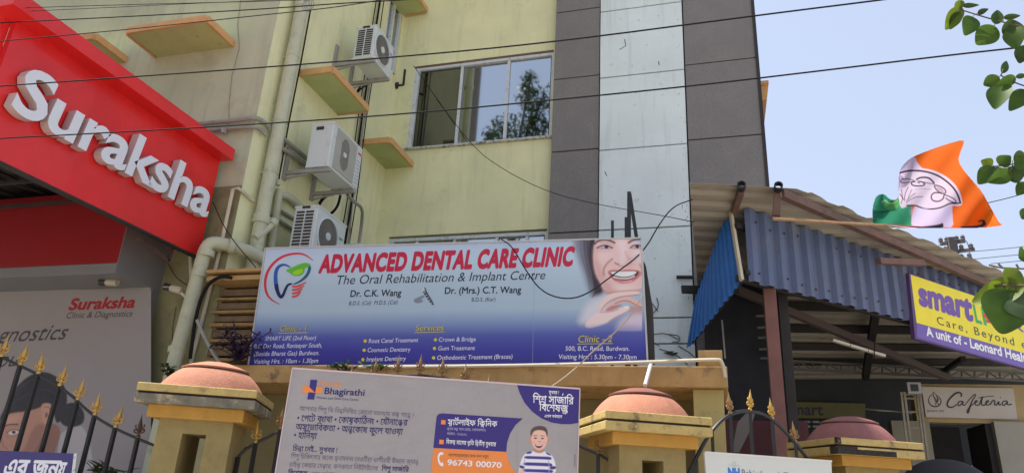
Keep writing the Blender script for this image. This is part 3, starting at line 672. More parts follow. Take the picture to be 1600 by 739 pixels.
poster = [('e', (112, 690, 126, 124), (138, 132, 134), 1.5),
 ('p', H_((196, 650), (214, 600), (250, 575), (300, 560), (330, 640), (340, 760), (180, 760)), (164, 160, 164), 1.6), ('l', H_((214, 604), (206, 650), (196, 740)) and (H_((214, 604), (206, 650), (196, 740)), 1.4), (112, 106, 110), 1.5),
 ('p', H_((120, 560), (205, 555), (222, 590), (206, 640), (190, 700), (100, 700)), SKD, 2),
 ('p', H_((-10, 560), (20, 512), (80, 470), (160, 470), (182, 500), (176, 560), (150, 610), (124, 655), (80, 690), (20, 700), (-10, 690)), SKIN, 1.6),
 ('p', H_((124, 560), (170, 560), (150, 612), (120, 660), (70, 700), (40, 704), (90, 650)), SKD, 4, .7), ('e', (*H_((40, 545))[0], 16, 7, -.3), (192, 148, 132), 5, .7),
 ('p', H_((-12, 600), (4, 540), (40, 520), (100, 515), (150, 500), (152, 486), (190, 484), (198, 540), (206, 560), (226, 545), (244, 490), (242, 440), (214, 392), (160, 368), (104, 384), (56, 428), (18, 500), (-12, 560)), HAIR, 1.4),
 ('p', H_((214, 540), (232, 492), (262, 480), (294, 496), (308, 530), (300, 562), (262, 574), (226, 566)), HAIR, 1.3), ('l', (H_((60, 440), (110, 400), (170, 392), (220, 430)), 1), (74, 70, 80), 1.4, .7), ('l', (H_((40, 490), (100, 450), (160, 430), (220, 460)), 1), (70, 66, 76), 1.4, .6), ('l', (H_((240, 500), (270, 500), (290, 530)), 1), (74, 70, 80), 1.2, .7),
 ('p', H_((152, 488), (178, 484), (192, 506), (186, 540), (168, 564), (154, 552), (150, 520)), (184, 138, 122), 1), ('l', (H_((160, 500), (178, 498), (184, 516), (176, 540)), 1), (120, 84, 76), .9), ('e', (*H_((168, 528))[0], 2, 4, .2), (112, 78, 70), 1),
 ('l', (H_((4, 574), (30, 562), (64, 562)), 1.8), (56, 42, 42), 1), ('p', H_((28, 590), (50, 580), (74, 588), (56, 598), (34, 600)), (206, 188, 182), .7), ('e', (*H_((50, 590))[0], 3, 2.4), (34, 28, 32), .6), ('l', (H_((24, 592), (48, 578), (78, 588)), 1.1), (36, 28, 32), .7), ('l', (H_((20, 606), (50, 606), (72, 600)), .8), (124, 88, 80), 1, .7),
 ('l', (H_((4, 600), (10, 640), (26, 650)), 1.6), (128, 90, 82), 1.6, .8), ('e', (*H_((16, 676))[0], 7, 3), (150, 88, 84), 1.4)]
b_ = printed(ps, 'photo_print', lambda x, y: sp.px(x, y, .0), 0, 236, 452, 742, 1.3, base_ps, poster)
put_text(sp, ps, 'Suraksha', (106, 484), (209, 480), 17, pr(150, 28, 40), bold=.035, shear=.12)
put_text(sp, ps, 'Clinic & Diagnostics', (102, 497.5), (206, 494), 9.5, pr(64, 56, 58), bold=-.005, shear=.12)
put_text(sp, ps, 'Diagnostics', (-52, 537), (101, 530), 25, pr(60, 54, 58), bold=-.012, shear=.25)
put_text(sp, ps, 'you', (-22, 574), (25, 572), 25, pr(60, 54, 58), bold=-.012, shear=.25)
# security cameras
def cctv(label, P, rz, tilt, arm):
    t = root('security_camera', label, 'security camera', P, rz); kw = dict(parent=t, local=True)
    c, s = math.cos(tilt), math.sin(tilt); L = .19
    ax = np.array((-c, 0, -s)); b = B(); b.lathe([(.001, 0), (.034, .002), (.036, .01), (.036, L), (.03, L+.01)], (0, 0, 0), 16, ax=ax); mk('body', b, mat('cream_camera_plastic', (.46, .41, .30), .5, noise=.1), smooth='auto', **kw)
    b = B(); b.lathe([(.029, L+.002), (.001, L+.003)], (0, 0, 0), 16, ax=ax); b.lathe([(.037, L-.065), (.038, L+.012), (.031, L+.012)], (0, 0, 0), 16, ax=ax); mk('lens_hood', b, DARKPL, smooth='auto', **kw)
    b = B(); b.box((-L, -.038, .030), (.0, .038, .036)); mk('sun_shield', b, CREAMPIPE, **kw)
    b = B(); b.tube([(-.03, 0, 0), arm, (arm[0]+.02, arm[1], arm[2])], .014, 8); b.cbox(arm, (.05, .05, .05)); mk('mount', b, CREAMPIPE, **kw)
cctv('white bullet security camera hanging under the grey soffit above the wall poster', onY(184, 442, 5.45), .1, -.05, (.05, .03, .09))
cctv('white bullet security camera on the green wall left of the lower drainpipe', onY(284, 455, 5.62), .15, -.25, (.08, .04, -.08))
pipe('thin loose black wire drooping on the wall below the red sign tip', [onY(262, 410, 5.80), onY(275, 435, 5.80), onY(300, 450, 5.79), onY(312, 438, 5.79)], .004, CABLE, 'cable', 'cable', 2, 4)
pipe('thin black wire hanging from the end of the red sign across the corner pipe', [onY(333, 316, 5.70), onY(345, 345, 5.70), onY(364, 376, 5.70), onY(400, 418, 5.60)], .005, CABLE, 'cable', 'cable', 2, 4)
pipe('bundle of black cable arching from the stepped cornice beside the drainpipe', [onY(362, 434, 5.6), onY(345, 431, 5.58), onY(322, 445, 5.55), onY(306, 490, 5.55), onY(297, 560, 5.55)], .017, CABLE, 'cable', 'cable', 2, 6)
pipe('pale hose curling below the black cables toward the left pillar dome', [onY(308, 500, 5.5), onY(316, 520, 5.5), onY(332, 550, 5.5), onY(345, 568, 5.5)], .016, GREYPIPE, 'hose', 'hose', 2, 6)
pipe('thin black wire hanging down the wall below the bullet camera', [onY(275, 480, 5.83), onY(268, 520, 5.83), onY(272, 560, 5.83)], .003, CABLE, 'cable', 'cable', 2, 4)
# ================================================================== porch ledge with the clinic board on it
lg_ = root('porch_ledge', 'stained yellow concrete ledge running under the dental clinic board', 'ledge', (-2.3, 6, 0))
b = B(); b.box((-4.62, 5.55, 2.455), (.09, 6.6, 2.615)); mk('ledge_slab', b, YELLOWD, lg_, bevel=.008)
b = B(); b.box((-.17, 5.62, .1), (.055, 6.5, 2.452)); mk('end_column', b, mat('olive_column_paint', (.44, .35, .14), .85, noise=.12, scale=5, dirt=(.2, .18, .09), dscale=3), lg_, bevel=.006)
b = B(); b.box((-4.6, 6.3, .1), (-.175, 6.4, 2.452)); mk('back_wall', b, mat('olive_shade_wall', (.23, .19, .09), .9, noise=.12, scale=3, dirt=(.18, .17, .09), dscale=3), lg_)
b = B(); b.box((-.12, 5.58, 2.618), (.06, 5.8, 2.745)); mk('end_block', b, YELLOWD, lg_, bevel=.006)
pipe('long pale plastic pipe lying along the front of the yellow ledge', [onY(560, 573, 5.53), onY(780, 571.5, 5.53), onY(1000, 566, 5.53), onY(1120, 561, 5.53), onY(1127, 563, 5.53), onY(1131, 575, 5.54), onY(1133, 590, 5.54)], .014, CREAMPIPE, sm=2, n=8)
pipe('short pale rod leaning from the middle pillar dome to the ledge pipe', [onY(1008, 602, 5.3), onY(1017, 569, 5.5)], .016, mat('silver_rod', (.5, .5, .5), .4), 'rod', 'rod', 0)
st = root('stepped_cornice', 'stack of stained beige concrete slats beside the dental clinic board and drainpipe', 'cornice', (-4.5, 5.8, 2.6))
zt = 3.58
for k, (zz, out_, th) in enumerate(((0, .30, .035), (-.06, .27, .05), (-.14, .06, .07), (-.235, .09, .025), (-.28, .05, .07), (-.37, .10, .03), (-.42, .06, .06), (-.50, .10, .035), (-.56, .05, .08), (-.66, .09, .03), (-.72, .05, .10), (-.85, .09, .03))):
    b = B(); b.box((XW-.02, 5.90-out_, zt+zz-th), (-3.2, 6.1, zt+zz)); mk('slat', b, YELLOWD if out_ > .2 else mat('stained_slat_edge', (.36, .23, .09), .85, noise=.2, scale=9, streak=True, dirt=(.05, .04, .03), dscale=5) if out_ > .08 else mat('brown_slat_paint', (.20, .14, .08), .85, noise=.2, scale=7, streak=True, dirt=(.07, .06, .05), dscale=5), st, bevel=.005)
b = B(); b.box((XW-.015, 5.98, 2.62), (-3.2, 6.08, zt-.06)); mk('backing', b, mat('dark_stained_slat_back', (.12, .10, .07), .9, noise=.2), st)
# ------------------------------------------------------------------ dental clinic board
cs = root('clinic_signboard', 'wide blue ADVANCED DENTAL CARE CLINIC board with a smiling woman on the yellow ledge', 'signboard', (-2.4, 5.6, 2.62))
cg = Sign((0, 5.60), (1, 0))
cor = [(415, 388), (1002, 372), (1012, 568), (388, 572)]
mk('board', cg.board([(415, 388), (1003, 372), (1013, 568), (388, 572)], .03, -.002), mat('white_flex_board', (.62, .66, .68), .5), cs)
def bil(x, y):                                               # x 0..1, y 0..1 within the board
    a = np.array(cor[0])*(1-x)+np.array(cor[1])*x; c = np.array(cor[3])*(1-x)+np.array(cor[2])*x; return a*(1-y)+c*y
def cl_base_t(t):
    ks = [(0, (166, 183, 206)), (.12, (172, 190, 206)), (.35, (160, 180, 194)), (.55, (158, 178, 194)), (.66, (120, 140, 178)), (.76, (78, 86, 158)), (.88, (58, 58, 146)), (1, (48, 46, 128))]
    A = np.array([ink(*k[1]) for k in ks]); T = [k[0] for k in ks]
    return np.stack([np.interp(t, T, A[:, i]) for i in range(3)], -1)
def cl_base(X, Y):
    top = 388+(X-415)/587*(-16); bot = 572+(X-388)/624*(-4); return cl_base_t(np.clip((Y-top)/(bot-top), 0, 1))
b = B(); nx, ny = 30, 48
b.v = [tuple(cg.px(*bil(.002+.996*i/nx, .008+.984*j/ny), .0005)) for j in range(ny+1) for i in range(nx+1)]
b.f = [(j*(nx+1)+i, j*(nx+1)+i+1, (j+1)*(nx+1)+i+1, (j+1)*(nx+1)+i) for j in range(ny) for i in range(nx)]; b.m = [0]*len(b.f)
o = mk('printed_background', b, attr_mat('flex_print', .42), cs); ca = o.data.color_attributes.new('print', 'FLOAT_COLOR', 'POINT')
A = np.ones(((nx+1)*(ny+1), 4)); A[:, :3] = cl_base_t(np.repeat(np.linspace(0, 1, ny+1), nx+1)); ca.data.foreach_set('color', A.ravel())
q = lambda x, y: (700+x/3.519, 370+y/3.519)
Q = lambda *pts: [q(*p) for p in pts]
SK = (222, 186, 180); SKD = (196, 150, 146); SKS = (232, 206, 204)
F_ = lambda x, y: (875+x/4.737, 360+y/4.737)
G = lambda *pts: [F_(*p) for p in pts]
face = [
 ('p', G((100, 58), (270, 56), (255, 200), (262, 320), (322, 410), (326, 476), (232, 500), (205, 430), (178, 330), (130, 210), (104, 120)), (112, 112, 126), 7, .9),
 ('p', G((170, 56), (270, 56), (246, 120), (250, 230), (268, 330), (322, 400), (318, 470), (245, 488), (236, 410), (210, 330), (184, 220), (168, 120)), (76, 70, 80), 4.5),
 ('p', G((222, 70), (262, 62), (250, 150), (254, 250), (286, 360), (318, 410), (306, 462), (262, 470), (250, 400), (226, 300), (214, 170)), (50, 42, 50), 2.5, .9),
 ('l', (G((150, 80), (160, 200), (205, 330), (220, 440)), 1.2), (66, 62, 74), 1.5, .6), ('l', (G((190, 70), (196, 200), (236, 330), (244, 470)), 1), (120, 114, 126), 1.5, .6), ('l', (G((268, 440), (262, 470), (238, 492)), 1.4), (60, 50, 58), 1),
 ('p', G((254, 96), (272, 58), (640, 56), (620, 470), (520, 460), (376, 474), (320, 440), (300, 390), (264, 330), (246, 240), (248, 150)), (214, 182, 178), 1.6),
 ('p', G((246, 120), (280, 100), (290, 240), (330, 340), (380, 420), (470, 452), (370, 474), (318, 440), (298, 388), (262, 330), (244, 240)), (192, 148, 144), 5, .6),
 ('p', G((400, 60), (500, 60), (492, 150), (480, 250), (440, 250), (450, 150)), (228, 200, 204), 6, .8), ('e', (*F_(330, 190), 12, 9), (226, 188, 188), 7, .9), ('e', (*F_(575, 190), 8, 9), (232, 202, 206), 6, .9),
 ('e', (*F_(480, 425), 15, 5), (226, 196, 196), 4, .8), ('l', (G((330, 452), (400, 470), (500, 452), (600, 440)), 3), (176, 122, 118), 3, .7),
 ('l', (G((256, 100), (284, 76), (330, 68), (372, 76), (404, 92)), 2.8), (74, 58, 64), 1.3), ('l', (G((508, 92), (530, 76), (570, 66), (604, 66)), 2.8), (74, 58, 64), 1.3), ('l', (G((300, 92), (350, 92), (390, 110)), 3), (184, 140, 140), 3, .6),
 ('e', (*F_(334, 124), 9.5, 2.5, .05), (178, 164, 172), 1), ('e', (*F_(344, 122), 3, 2.6), (46, 36, 44), .8), ('l', (G((274, 130), (304, 113), (346, 109), (390, 130)), 1.7), (44, 32, 40), .8), ('l', (G((272, 132), (310, 136), (352, 138), (390, 132)), .9), (110, 76, 80), .9, .8), ('l', (G((280, 150), (330, 156), (380, 150)), 1.2), (188, 142, 140), 1.6, .6),
 ('e', (*F_(566, 122), 8, 2.4), (178, 164, 172), 1), ('e', (*F_(572, 120), 2.8, 2.6), (46, 36, 44), .8), ('l', (G((520, 130), (540, 112), (572, 106), (606, 116)), 1.7), (44, 32, 40), .8), ('l', (G((520, 132), (560, 136), (604, 132)), .8), (110, 76, 80), .9, .8),
 ('p', G((404, 232), (440, 258), (500, 262), (536, 226), (520, 256), (470, 276), (425, 262)), (190, 134, 132), 2, .8), ('l', (G((404, 238), (418, 250), (436, 248)), 1.3), (138, 84, 86), .9), ('l', (G((500, 246), (522, 240), (534, 224)), 1.3), (138, 84, 86), .9), ('l', (G((484, 160), (500, 200), (530, 224)), 2), (196, 148, 148), 2.5, .7),
 ('l', (G((386, 212), (346, 246), (322, 284), (324, 330)), 2.4), (166, 106, 102), 2, .9), ('l', (G((590, 250), (610, 290), (600, 330)), 2), (176, 122, 118), 2, .8),
 ('p', G((350, 300), (400, 288), (450, 296), (480, 290), (530, 288), (596, 296), (600, 330), (560, 372), (500, 394), (440, 392), (392, 366), (362, 330)), (190, 112, 114), 1.2),
 ('p', G((362, 304), (430, 302), (500, 300), (572, 300), (586, 310), (562, 346), (510, 368), (440, 368), (392, 346)), (62, 34, 40), .9),
 ('p', G((366, 306), (430, 304), (500, 302), (570, 302), (560, 322), (510, 342), (450, 344), (396, 330)), (240, 240, 242), .9), ('l', (G((398, 344), (440, 356), (510, 356), (550, 338)), 2), (222, 214, 220), .8),
 ('l', (G((420, 378), (470, 386), (530, 374)), 1.6), (236, 164, 164), 1.2), ('l', (G((378, 340), (412, 372), (470, 388)), 1), (150, 74, 78), .8, .7),
 ('p', G((190, 560), (250, 510), (330, 480), (380, 500), (330, 600), (260, 680), (120, 700)), (204, 200, 208), 9, .85),
 ('p', G((280, 600), (296, 540), (340, 482), (400, 458), (480, 452), (560, 444), (590, 452), (584, 474), (500, 480), (436, 492), (380, 514), (340, 548), (316, 600)), (224, 194, 188), 1.5),
 ('l', (G((346, 470), (420, 452), (520, 444), (586, 448)), 1), (172, 116, 110), 1.1, .8), ('l', (G((306, 590), (336, 546), (384, 514), (440, 492), (520, 482), (584, 476)), 1.3), (166, 106, 100), 1),
 ('p', G((330, 590), (360, 545), (440, 500), (500, 486), (562, 508), (606, 538), (612, 566), (560, 562), (500, 524), (450, 536), (400, 560), (370, 600)), (214, 172, 164), 1.3),
 ('l', (G((410, 540), (460, 520), (510, 520), (570, 558), (610, 572)), 1.5), (160, 98, 92), 1), ('p', G((330, 596), (370, 560), (420, 548), (470, 552), (420, 574), (370, 600)), (176, 118, 112), 1.6, .9),
 ('p', G((500, 560), (560, 562), (620, 580), (625, 640), (560, 620), (510, 600)), (186, 132, 128), 3, .8),
 ('p', G((180, 690), (250, 620), (300, 600), (370, 600), (440, 576), (490, 556), (518, 572), (508, 596), (450, 622), (400, 646), (340, 690), (200, 730)), (224, 198, 196), 2.2),
 ('e', (*F_(494, 568), 4, 2, -.3), (238, 214, 212), 1), ('l', (G((514, 590), (460, 622), (400, 648), (360, 676)), 1.3), (176, 124, 122), 1.2, .9), ('l', (G((296, 604), (370, 604), (430, 584)), 1.2), (178, 124, 120), 1.2, .9),
 ('p', G((470, 640), (560, 612), (650, 610), (650, 760), (380, 760)), (204, 190, 202), 7, .85),
 ('p', G((-20, 800), (-20, 730), (200, 712), (660, 700), (660, 800)), (96, 104, 168), 8, .6)]
edge = lambda x, y: cg.px(x, y, .0011)
def fbase(X, Y): return cl_base(X, Y)
printed(cs, 'photo_print', edge, 878, 1003.2, 373.2, 518, .85, fbase, face, m=attr_mat('flex_print', .42), mask=[(878, 376.0), (1001.2, 373.0), (1008.4, 518), (878, 518)])
C1 = lambda x, y: (400+x/3.519, 370+y/3.519)
K = lambda *pts: [C1(*p) for p in pts]
strokes(cg, cs, [([(836.5, 382), (834, 480), (832, 566)], .5)], pr(138, 150, 165), 1, 'sheet_seam')
strokes(cg, cs, [(K((316, 132), (270, 96), (215, 90), (140, 108), (80, 160), (50, 225), (52, 300), (80, 345), (134, 372)), (.4, 2, 3.2, 3.6, 4, 4.2, 3.6, 2, .3))], pr(190, 48, 62), 2, 'logo_ring')
strokes(cg, cs, [(K((190, 168), (160, 152), (130, 158), (110, 185), (107, 240), (116, 290)), (1.4, 3, 4.4, 5.6, 6.2, 6.2))], pr(36, 84, 160), 2, 'logo_tooth')
strokes(cg, cs, [(K((112, 260), (118, 300), (136, 336), (150, 322), (162, 290), (176, 262), (200, 258)), (6.2, 6, 5, 4.6, 4, 3.4, 1.6))], pr(22, 34, 84), 3, 'logo_tooth')
strokes(cg, cs, [(K((205, 262), (245, 245), (280, 215), (298, 175), (288, 150)), (1, 3.2, 4.6, 5, 3))], pr(40, 90, 120), 2, 'logo_tooth')
fill(cg, cs, K((158, 186), (205, 166), (250, 146), (286, 142), (300, 160), (286, 168), (266, 172), (268, 196), (240, 216), (205, 214), (186, 196)), pr(90, 170, 50), 3, 'logo_leaf', 2)
fill(cg, cs, K((198, 196), (230, 180), (262, 176), (262, 194), (236, 212), (210, 210)), pr(140, 195, 40), 4, 'logo_leaf', 2)
strokes(cg, cs, [(K((198, 272+k*19), (225, 276+k*17), (276-k*10, 250+k*18)), (2.4, 3.4, 1.4)) for k in range(4)], pr(196, 70, 76), 3, 'logo_stripe')
RD = pr(176, 30, 62); BK = pr(24, 28, 44); WT = pr(205, 205, 226); YL = pr(196, 186, 60)
put_text(cg, cs, 'ADVANCED DENTAL CARE CLINIC', (498.6, 425.4), (894, 414), 25.5, RD, 27, bold=.058, shear=.03, track=.035)
put_text(cg, cs, 'The Oral Rehabilitation & Implant Centre', (523.6, 444.5), (851.5, 436), 14, BK, 13.5, bold=.0, shear=.12)
put_text(cg, cs, 'Dr. C.K. Wang', (546.4, 463.8), (626.5, 462), 10, BK, bold=.02)
put_text(cg, cs, 'B.D.S. (Cal)  M.D.S. (Cal)', (544.4, 476.8), (621, 475), 6, BK, shear=.12)
put_text(cg, cs, 'Dr. (Mrs.) C.T. Wang', (694, 459), (814, 457.5), 10, BK, bold=.02)
put_text(cg, cs, 'B.D.S. (Kar)', (736.4, 471), (774.5, 470.3), 6, BK)
for t, bl, br, h in (('Clinic - 1', (436.4, 517.8), (480, 517), 9), ('Services', (649, 517), (693.5, 515.8), 9), ('Clinic - 2', (902.6, 534.8), (956.6, 534), 10.5)):
    put_text(cg, cs, t, (bl[0]+.5, bl[1]+.6), (br[0]+.5, br[1]+.6), h, pr(60, 60, 60), bold=.0, shear=.12, lay=1)
    put_text(cg, cs, t, bl, br, h, YL, bold=.0, shear=.12, lay=2); strokes(cg, cs, [([(bl[0]-1, bl[1]+2.4), (br[0]+1, br[1]+2.4)], .9)], YL, 1, 'underline')
for t, bl, br, h in (('SMART LIFE (2nd Floor)', (413.6, 532), (493.8, 530.6), 6.4), ('B.C Das Road, Ranisayer South,', (396, 544.2), (502.9, 542.2), 6.8), ('(Beside Bharat Gas) Burdwan.', (396, 556), (498.9, 554.2), 6.8), ('Visiting Hrs. : 10am - 1.30pm', (396, 568), (497, 566.4), 6.8),
    ('Root Canal Treatment', (575.3, 535.7), (653, 534), 6.4), ('Cosmetic Dentistry', (573.6, 549.8), (641, 548.6), 6.4), ('Implant Dentistry', (572, 564.2), (633.9, 562.8), 6.4), ('Crown & Bridge', (685, 533.4), (743.5, 532.8), 6.4), ('Gum Treatment', (684, 547), (741.8, 546.4), 6.4), ('Orthodontic Treatment (Braces)', (682.5, 561.8), (801, 559.8), 6.6),
    ('500, B.C. Road, Burdwan.', (883, 547.6), (983.6, 547.6), 6.8), ('Visiting Hrs. : 5.30pm - 7.30pm', (872.5, 560.4), (995, 561), 7)):
    put_text(cg, cs, t, bl, br, h, WT, bold=.004, shear=.06)
for c in ((570.8, 532.5), (569.1, 546.8), (567.1, 561.5), (680.5, 530.6), (679, 544), (677.6, 558.7)):
    fill(cg, cs, [(c[0]+2.7*math.cos(a*.6283), c[1]+2.7*math.sin(a*.6283)) for a in range(10)], YL, 1, 'bullet_point')
fill(cg, cs, K((865, 345), (885, 335), (925, 318), (935, 325), (905, 345), (925, 352), (900, 365), (872, 362)), pr(120, 128, 142), 1, 'implant_picture', 1)
fill(cg, cs, K((905, 278), (932, 275), (938, 300), (982, 370), (970, 378), (925, 318)), pr(66, 70, 84), 2, 'implant_picture', 1)
fill(cg, cs, K((908, 278), (926, 276), (930, 298), (915, 302)), pr(176, 184, 196), 3, 'implant_picture')
strokes(cg, cs, [(K((918+k*9, 312+k*14), (934+k*9, 304+k*14)), .8) for k in range(5)], pr(190, 196, 206), 3, 'implant_picture')
b = B()                                                     # wooden/steel frame standing behind the board
for x in (415, 560, 700, 850, 990): P0 = cg.px(x, 392 if x < 600 else 380); b.bar((P0[0], 5.65, P0[2]-.02), (P0[0], 5.65, 2.62), .03)
mk('back_frame', b, RUST, cs)
b = B(); b.prism([onY(1003, 404, 5.64), onY(1008, 412, 5.64), onY(1019, 480, 5.64), onY(1022, 566, 5.64), onY(1012, 566, 5.64)], (0, .1, 0)); mk('torn_backing', b, DARKSTEEL, cs)
b = B(); P = [cg.px(*p, .004) for p in cor]
for i in range(4): b.bar(P[i], P[(i+1) % 4], .012, .01, up=(0, -1, 0))
mk('edge_trim', b, mat('pale_board_trim', (.5, .5, .5), .5), cs)
# iron bars, cables on and around the board
for i, (p0, p1, r, l) in enumerate((((983, 300), (981, 400), .016, 'tall black iron bar standing straight up behind the clinic board'), ((984, 303), (999, 400), .015, 'black iron bar leaning against the tall straight one behind the clinic board'), ((957, 345), (957, 390), .012, 'short black iron rod poking up left of the two tall bars'), ((979, 340), (979, 385), .016, 'short thick iron stub beside the tall straight bar'))):
    b = B(); a, c = onY(*p0, 5.72), onY(*p1, 5.74); b.bar(a, (c[0], 5.74, 2.62+.0) if abs(p0[0]-p1[0]) < 3 else c, r*2, r*1.4); tag(mk('iron_bar', b, BLACKIRON, loc=a), l, 'iron bar')
pipe('black cable looping low across the clinic board and up to the shed', [onY(783, 374, 5.54), onY(800, 384, 5.5), onY(820, 420, 5.48), onY(845, 455, 5.46), onY(880, 468, 5.46), onY(915, 462, 5.48), onY(960, 428, 5.5), onY(1005, 395, 5.6), onY(1030, 350, 5.9), onY(1052, 322, 6.2), onY(1082, 312, 6.6)], .006, CABLE, 'cable', 'cable', 2, 5)
pipe('pale twine hanging from the right edge of the clinic board down to the ledge', [onY(1004, 462, 5.53), onY(985, 495, 5.5), onY(960, 520, 5.48), onY(930, 545, 5.47), onY(890, 585, 5.44), onY(840, 618, 5.4)], .006, mat('twine', (.45, .38, .28), .8), 'twine', 'twine', 2, 5)
pipe('thin dark wire sagging from the big window to the shed roof', [onX(646, 103, XW+.5), onY(735, 228, 8.7), onY(790, 268, 8.5), onY(860, 302, 8.3), onY(935, 320, 8.0), onY(1030, 336, 7.4), onY(1085, 347, 7.0)], .005, CABLE, 'cable', 'cable', 2, 4)
pipe('short black steel strip fixed to the white tower panel beside the blue side sheet', [onY(1057, 433, 8.80), onY(1084, 433, 8.80)], .025, BLACKIRON, 'steel strip', 'steel_strip', 0, 6)
# dry creeper remains on the white panels
b = B()
for k, L in enumerate((((1020, 490), (1030, 478), (1026, 465)), ((1016, 470), (1028, 486)), ((1022, 522), (1040, 520), (1060, 530)), ((1044, 522), (1062, 524), (1062, 534), (1050, 534)), ((1030, 545), (1055, 552), (1075, 570)), ((1012, 530), (1030, 540)), ((1060, 540), (1080, 552), (1092, 566)))):
    b.tube([onY(*p, 8.82) for p in smooth_pts(L, 1)], .0055, 4)
for c in ((1052, 553), (1045, 551)): P = onY(*c, 8.80); b.add([P+np.array(v) for v in ((-.07, 0, .0), (0, -.02, -.03), (.07, 0, .02), (.02, -.01, .02))], [(0, 1, 2, 3)])
tag(mk('dry_creeper', b, mat('dried_creeper', (.05, .05, .035), .9), loc=onY(1040, 530, 8.8)), 'dried black creeper stems clinging to the lowest white tower panels', 'creeper')
# marks on the white panels: scuffs as thin raised flakes
b = B(); rr = random.Random(3)
for k in range(70):
    x = rr.uniform(-1.35, -.28); z = rr.choice((rr.uniform(4.9, 8.6), rr.uniform(3.6, 5.6))); x = x if rr.random() > .55 else rr.uniform(-.34, -.24); a = rr.uniform(.7, 2.2); L = rr.uniform(.008, .03)
    b.bar((x, TY-.032, z), (x+math.cos(a)*L, TY-.032, z+math.sin(a)*L), .006, .003)
for L in (((976, 62), (978, 72), (968, 78)), ((945, 268), (948, 275)), ((1029, 96), (1030, 102))): b.tube([onY(*p, TY-.033) for p in L], .006, 4)
mk('paint_chips', b, mat('dark_chip', (.10, .10, .08), .9), bld)['kind'] = 'stuff'
# ================================================================== gate pillars
def pillar(label, cx, cy, dome, cap_low=None, upper=None, mould=True):
    t = root('gate_pillar', label, 'gate pillar', (cx, cy, 0), WANG, 'gate pillars with domed caps'); kw = dict(parent=t, local=True)
    h = .36; zt = 2.155; s = .225; nw = .072
    b = B()                                                   # shaft with the slot left open through it
    b.box((-s, -s, 0), (-nw, s, 1.953)); b.box((nw, -s, 0), (s, s, 1.953)); b.box((-nw, -s, 1.868), (nw, s, 1.953)); b.box((-nw, -s, 0), (nw, s, .55)); mk('shaft', b, SHAFT, **kw)
    b = B(); b.box((-nw, s-.02, .55), (nw, s-.004, 1.35)); mk('slot_back', b, mat('orange_slot_paint', (.45, .24, .1), .9, noise=.15), **kw)
    b = B(); b.box((-s-.065, -s-.065, 1.953), (s+.065, s+.065, 2.03)); mk('moulding', b, OCHRE, bevel=.005, **kw)
    b = B(); b.box((-h, -h, 2.03), (h, h, 2.087)); mk('lower_slab', b, cap_low or YELLOW, bevel=.006, **kw)
    b = B(); b.box((-h+.012, -h+.012, 2.087), (h-.012, h-.012, 2.101)); mk('groove', b, GAPDARK, **kw)
    b = B(); b.box((-h, -h, 2.101), (h, h, 2.15)); mk('upper_slab', b, YELLOW, bevel=.006, **kw)
    if label.startswith('right'):
        b = B(); b.box((-h-.002, -h-.002, 2.031), (-h+.16, -h+.1, 2.086)); b.box((-h-.003, -h-.003, 2.102), (-h+.03, -h+.03, 2.149)); b.box((-h+.16, -h-.0015, 2.031), (.12, -h+.05, 2.07)); mk('stain_patch', b, mat('black_mould_patch', (.035, .03, .025), .95, noise=.5, scale=30, dirt=(.4, .3, .14), dscale=16, dlo=.6, dhi=.66), **kw)
    b = B(); R = .338; H = .205
    Rs = (R*R+H*H)/(2*H); hz_ = lambda r: math.sqrt(Rs*Rs-r*r)-(Rs-H)
    prof = [(r, 2.15+hz_(r)) for r in np.linspace(R, .12, 14)]
    b.lathe(prof+[(.001, prof[-1][1])], (0, 0, 0), 48); mk('dome', b, dome, smooth='auto', **kw)
    r2 = .205; z2 = 2.15+hz_(r2)-.002
    b = B(); b.lathe([(r2-.01, z2-.004), (r2+.014, z2+.002), (r2+.014, z2+.012), (r2*.8, z2+.034), (r2*.45, z2+.056), (.001, z2+.064)], (0, 0, 0), 40); mk('dome_crown', b, upper or dome, smooth='auto', **kw)
    b = B(); b.lathe([(r2+.012, z2-.012), (r2+.013, z2-.006), (r2+.010, z2+.001)], (0, 0, 0), 40); mk('crown_groove', b, GAPDARK, **kw)
    return t
pillar('left gate pillar with bright salmon dome and mould blackened lower cap slab', -3.284, 4.065, SALMON, BLACKSTAIN)
pillar('middle gate pillar with salmon dome and darker red crown, between the two banners', -.51, 5.005, SALMON, None, DOMERED)
pillar('right gate pillar with dusty maroon dome and black mould on its cap corner', 1.028, 6.37, MAUVE)
# ================================================================== iron fences with spear finials
def finial_mesh(m):
    b = B(); b.lathe([(.012, 0), (.016, .004), (.016, .018), (.009, .024), (.008, .034), (.015, .040), (.015, .05), (.008, .056)], n=10)
    b.lathe([(.006, .054), (.010, .062), (.019, .082), (.012, .112), (.005, .145), (.0008, .172)], n=8)
    for s in (-1, 1):
        b.tube(smooth_pts([(s*.006, 0, .035), (s*.030, 0, .038), (s*.040, 0, .056), (s*.026, 0, .066), (s*.020, 0, .054)], 2), [.0065]*17 if False else .006, 6)
        b.tube(smooth_pts([(s*.006, 0, .060), (s*.020, 0, .066), (s*.034, 0, .084), (s*.028, 0, .098)], 2), .0045, 6)
        b.tube(smooth_pts([(0, s*.006, .040), (0, s*.026, .046), (0, s*.030, .060)], 2), .005, 6)
    me = bpy.data.meshes.new('finial'); me.from_pydata([tuple(v) for v in b.v], [], b.f); me.materials.append(m); me.shade_smooth(); return me
FG = finial_mesh(GOLD); FD = finial_mesh(DULLGOLD); FR = finial_mesh(RUST)
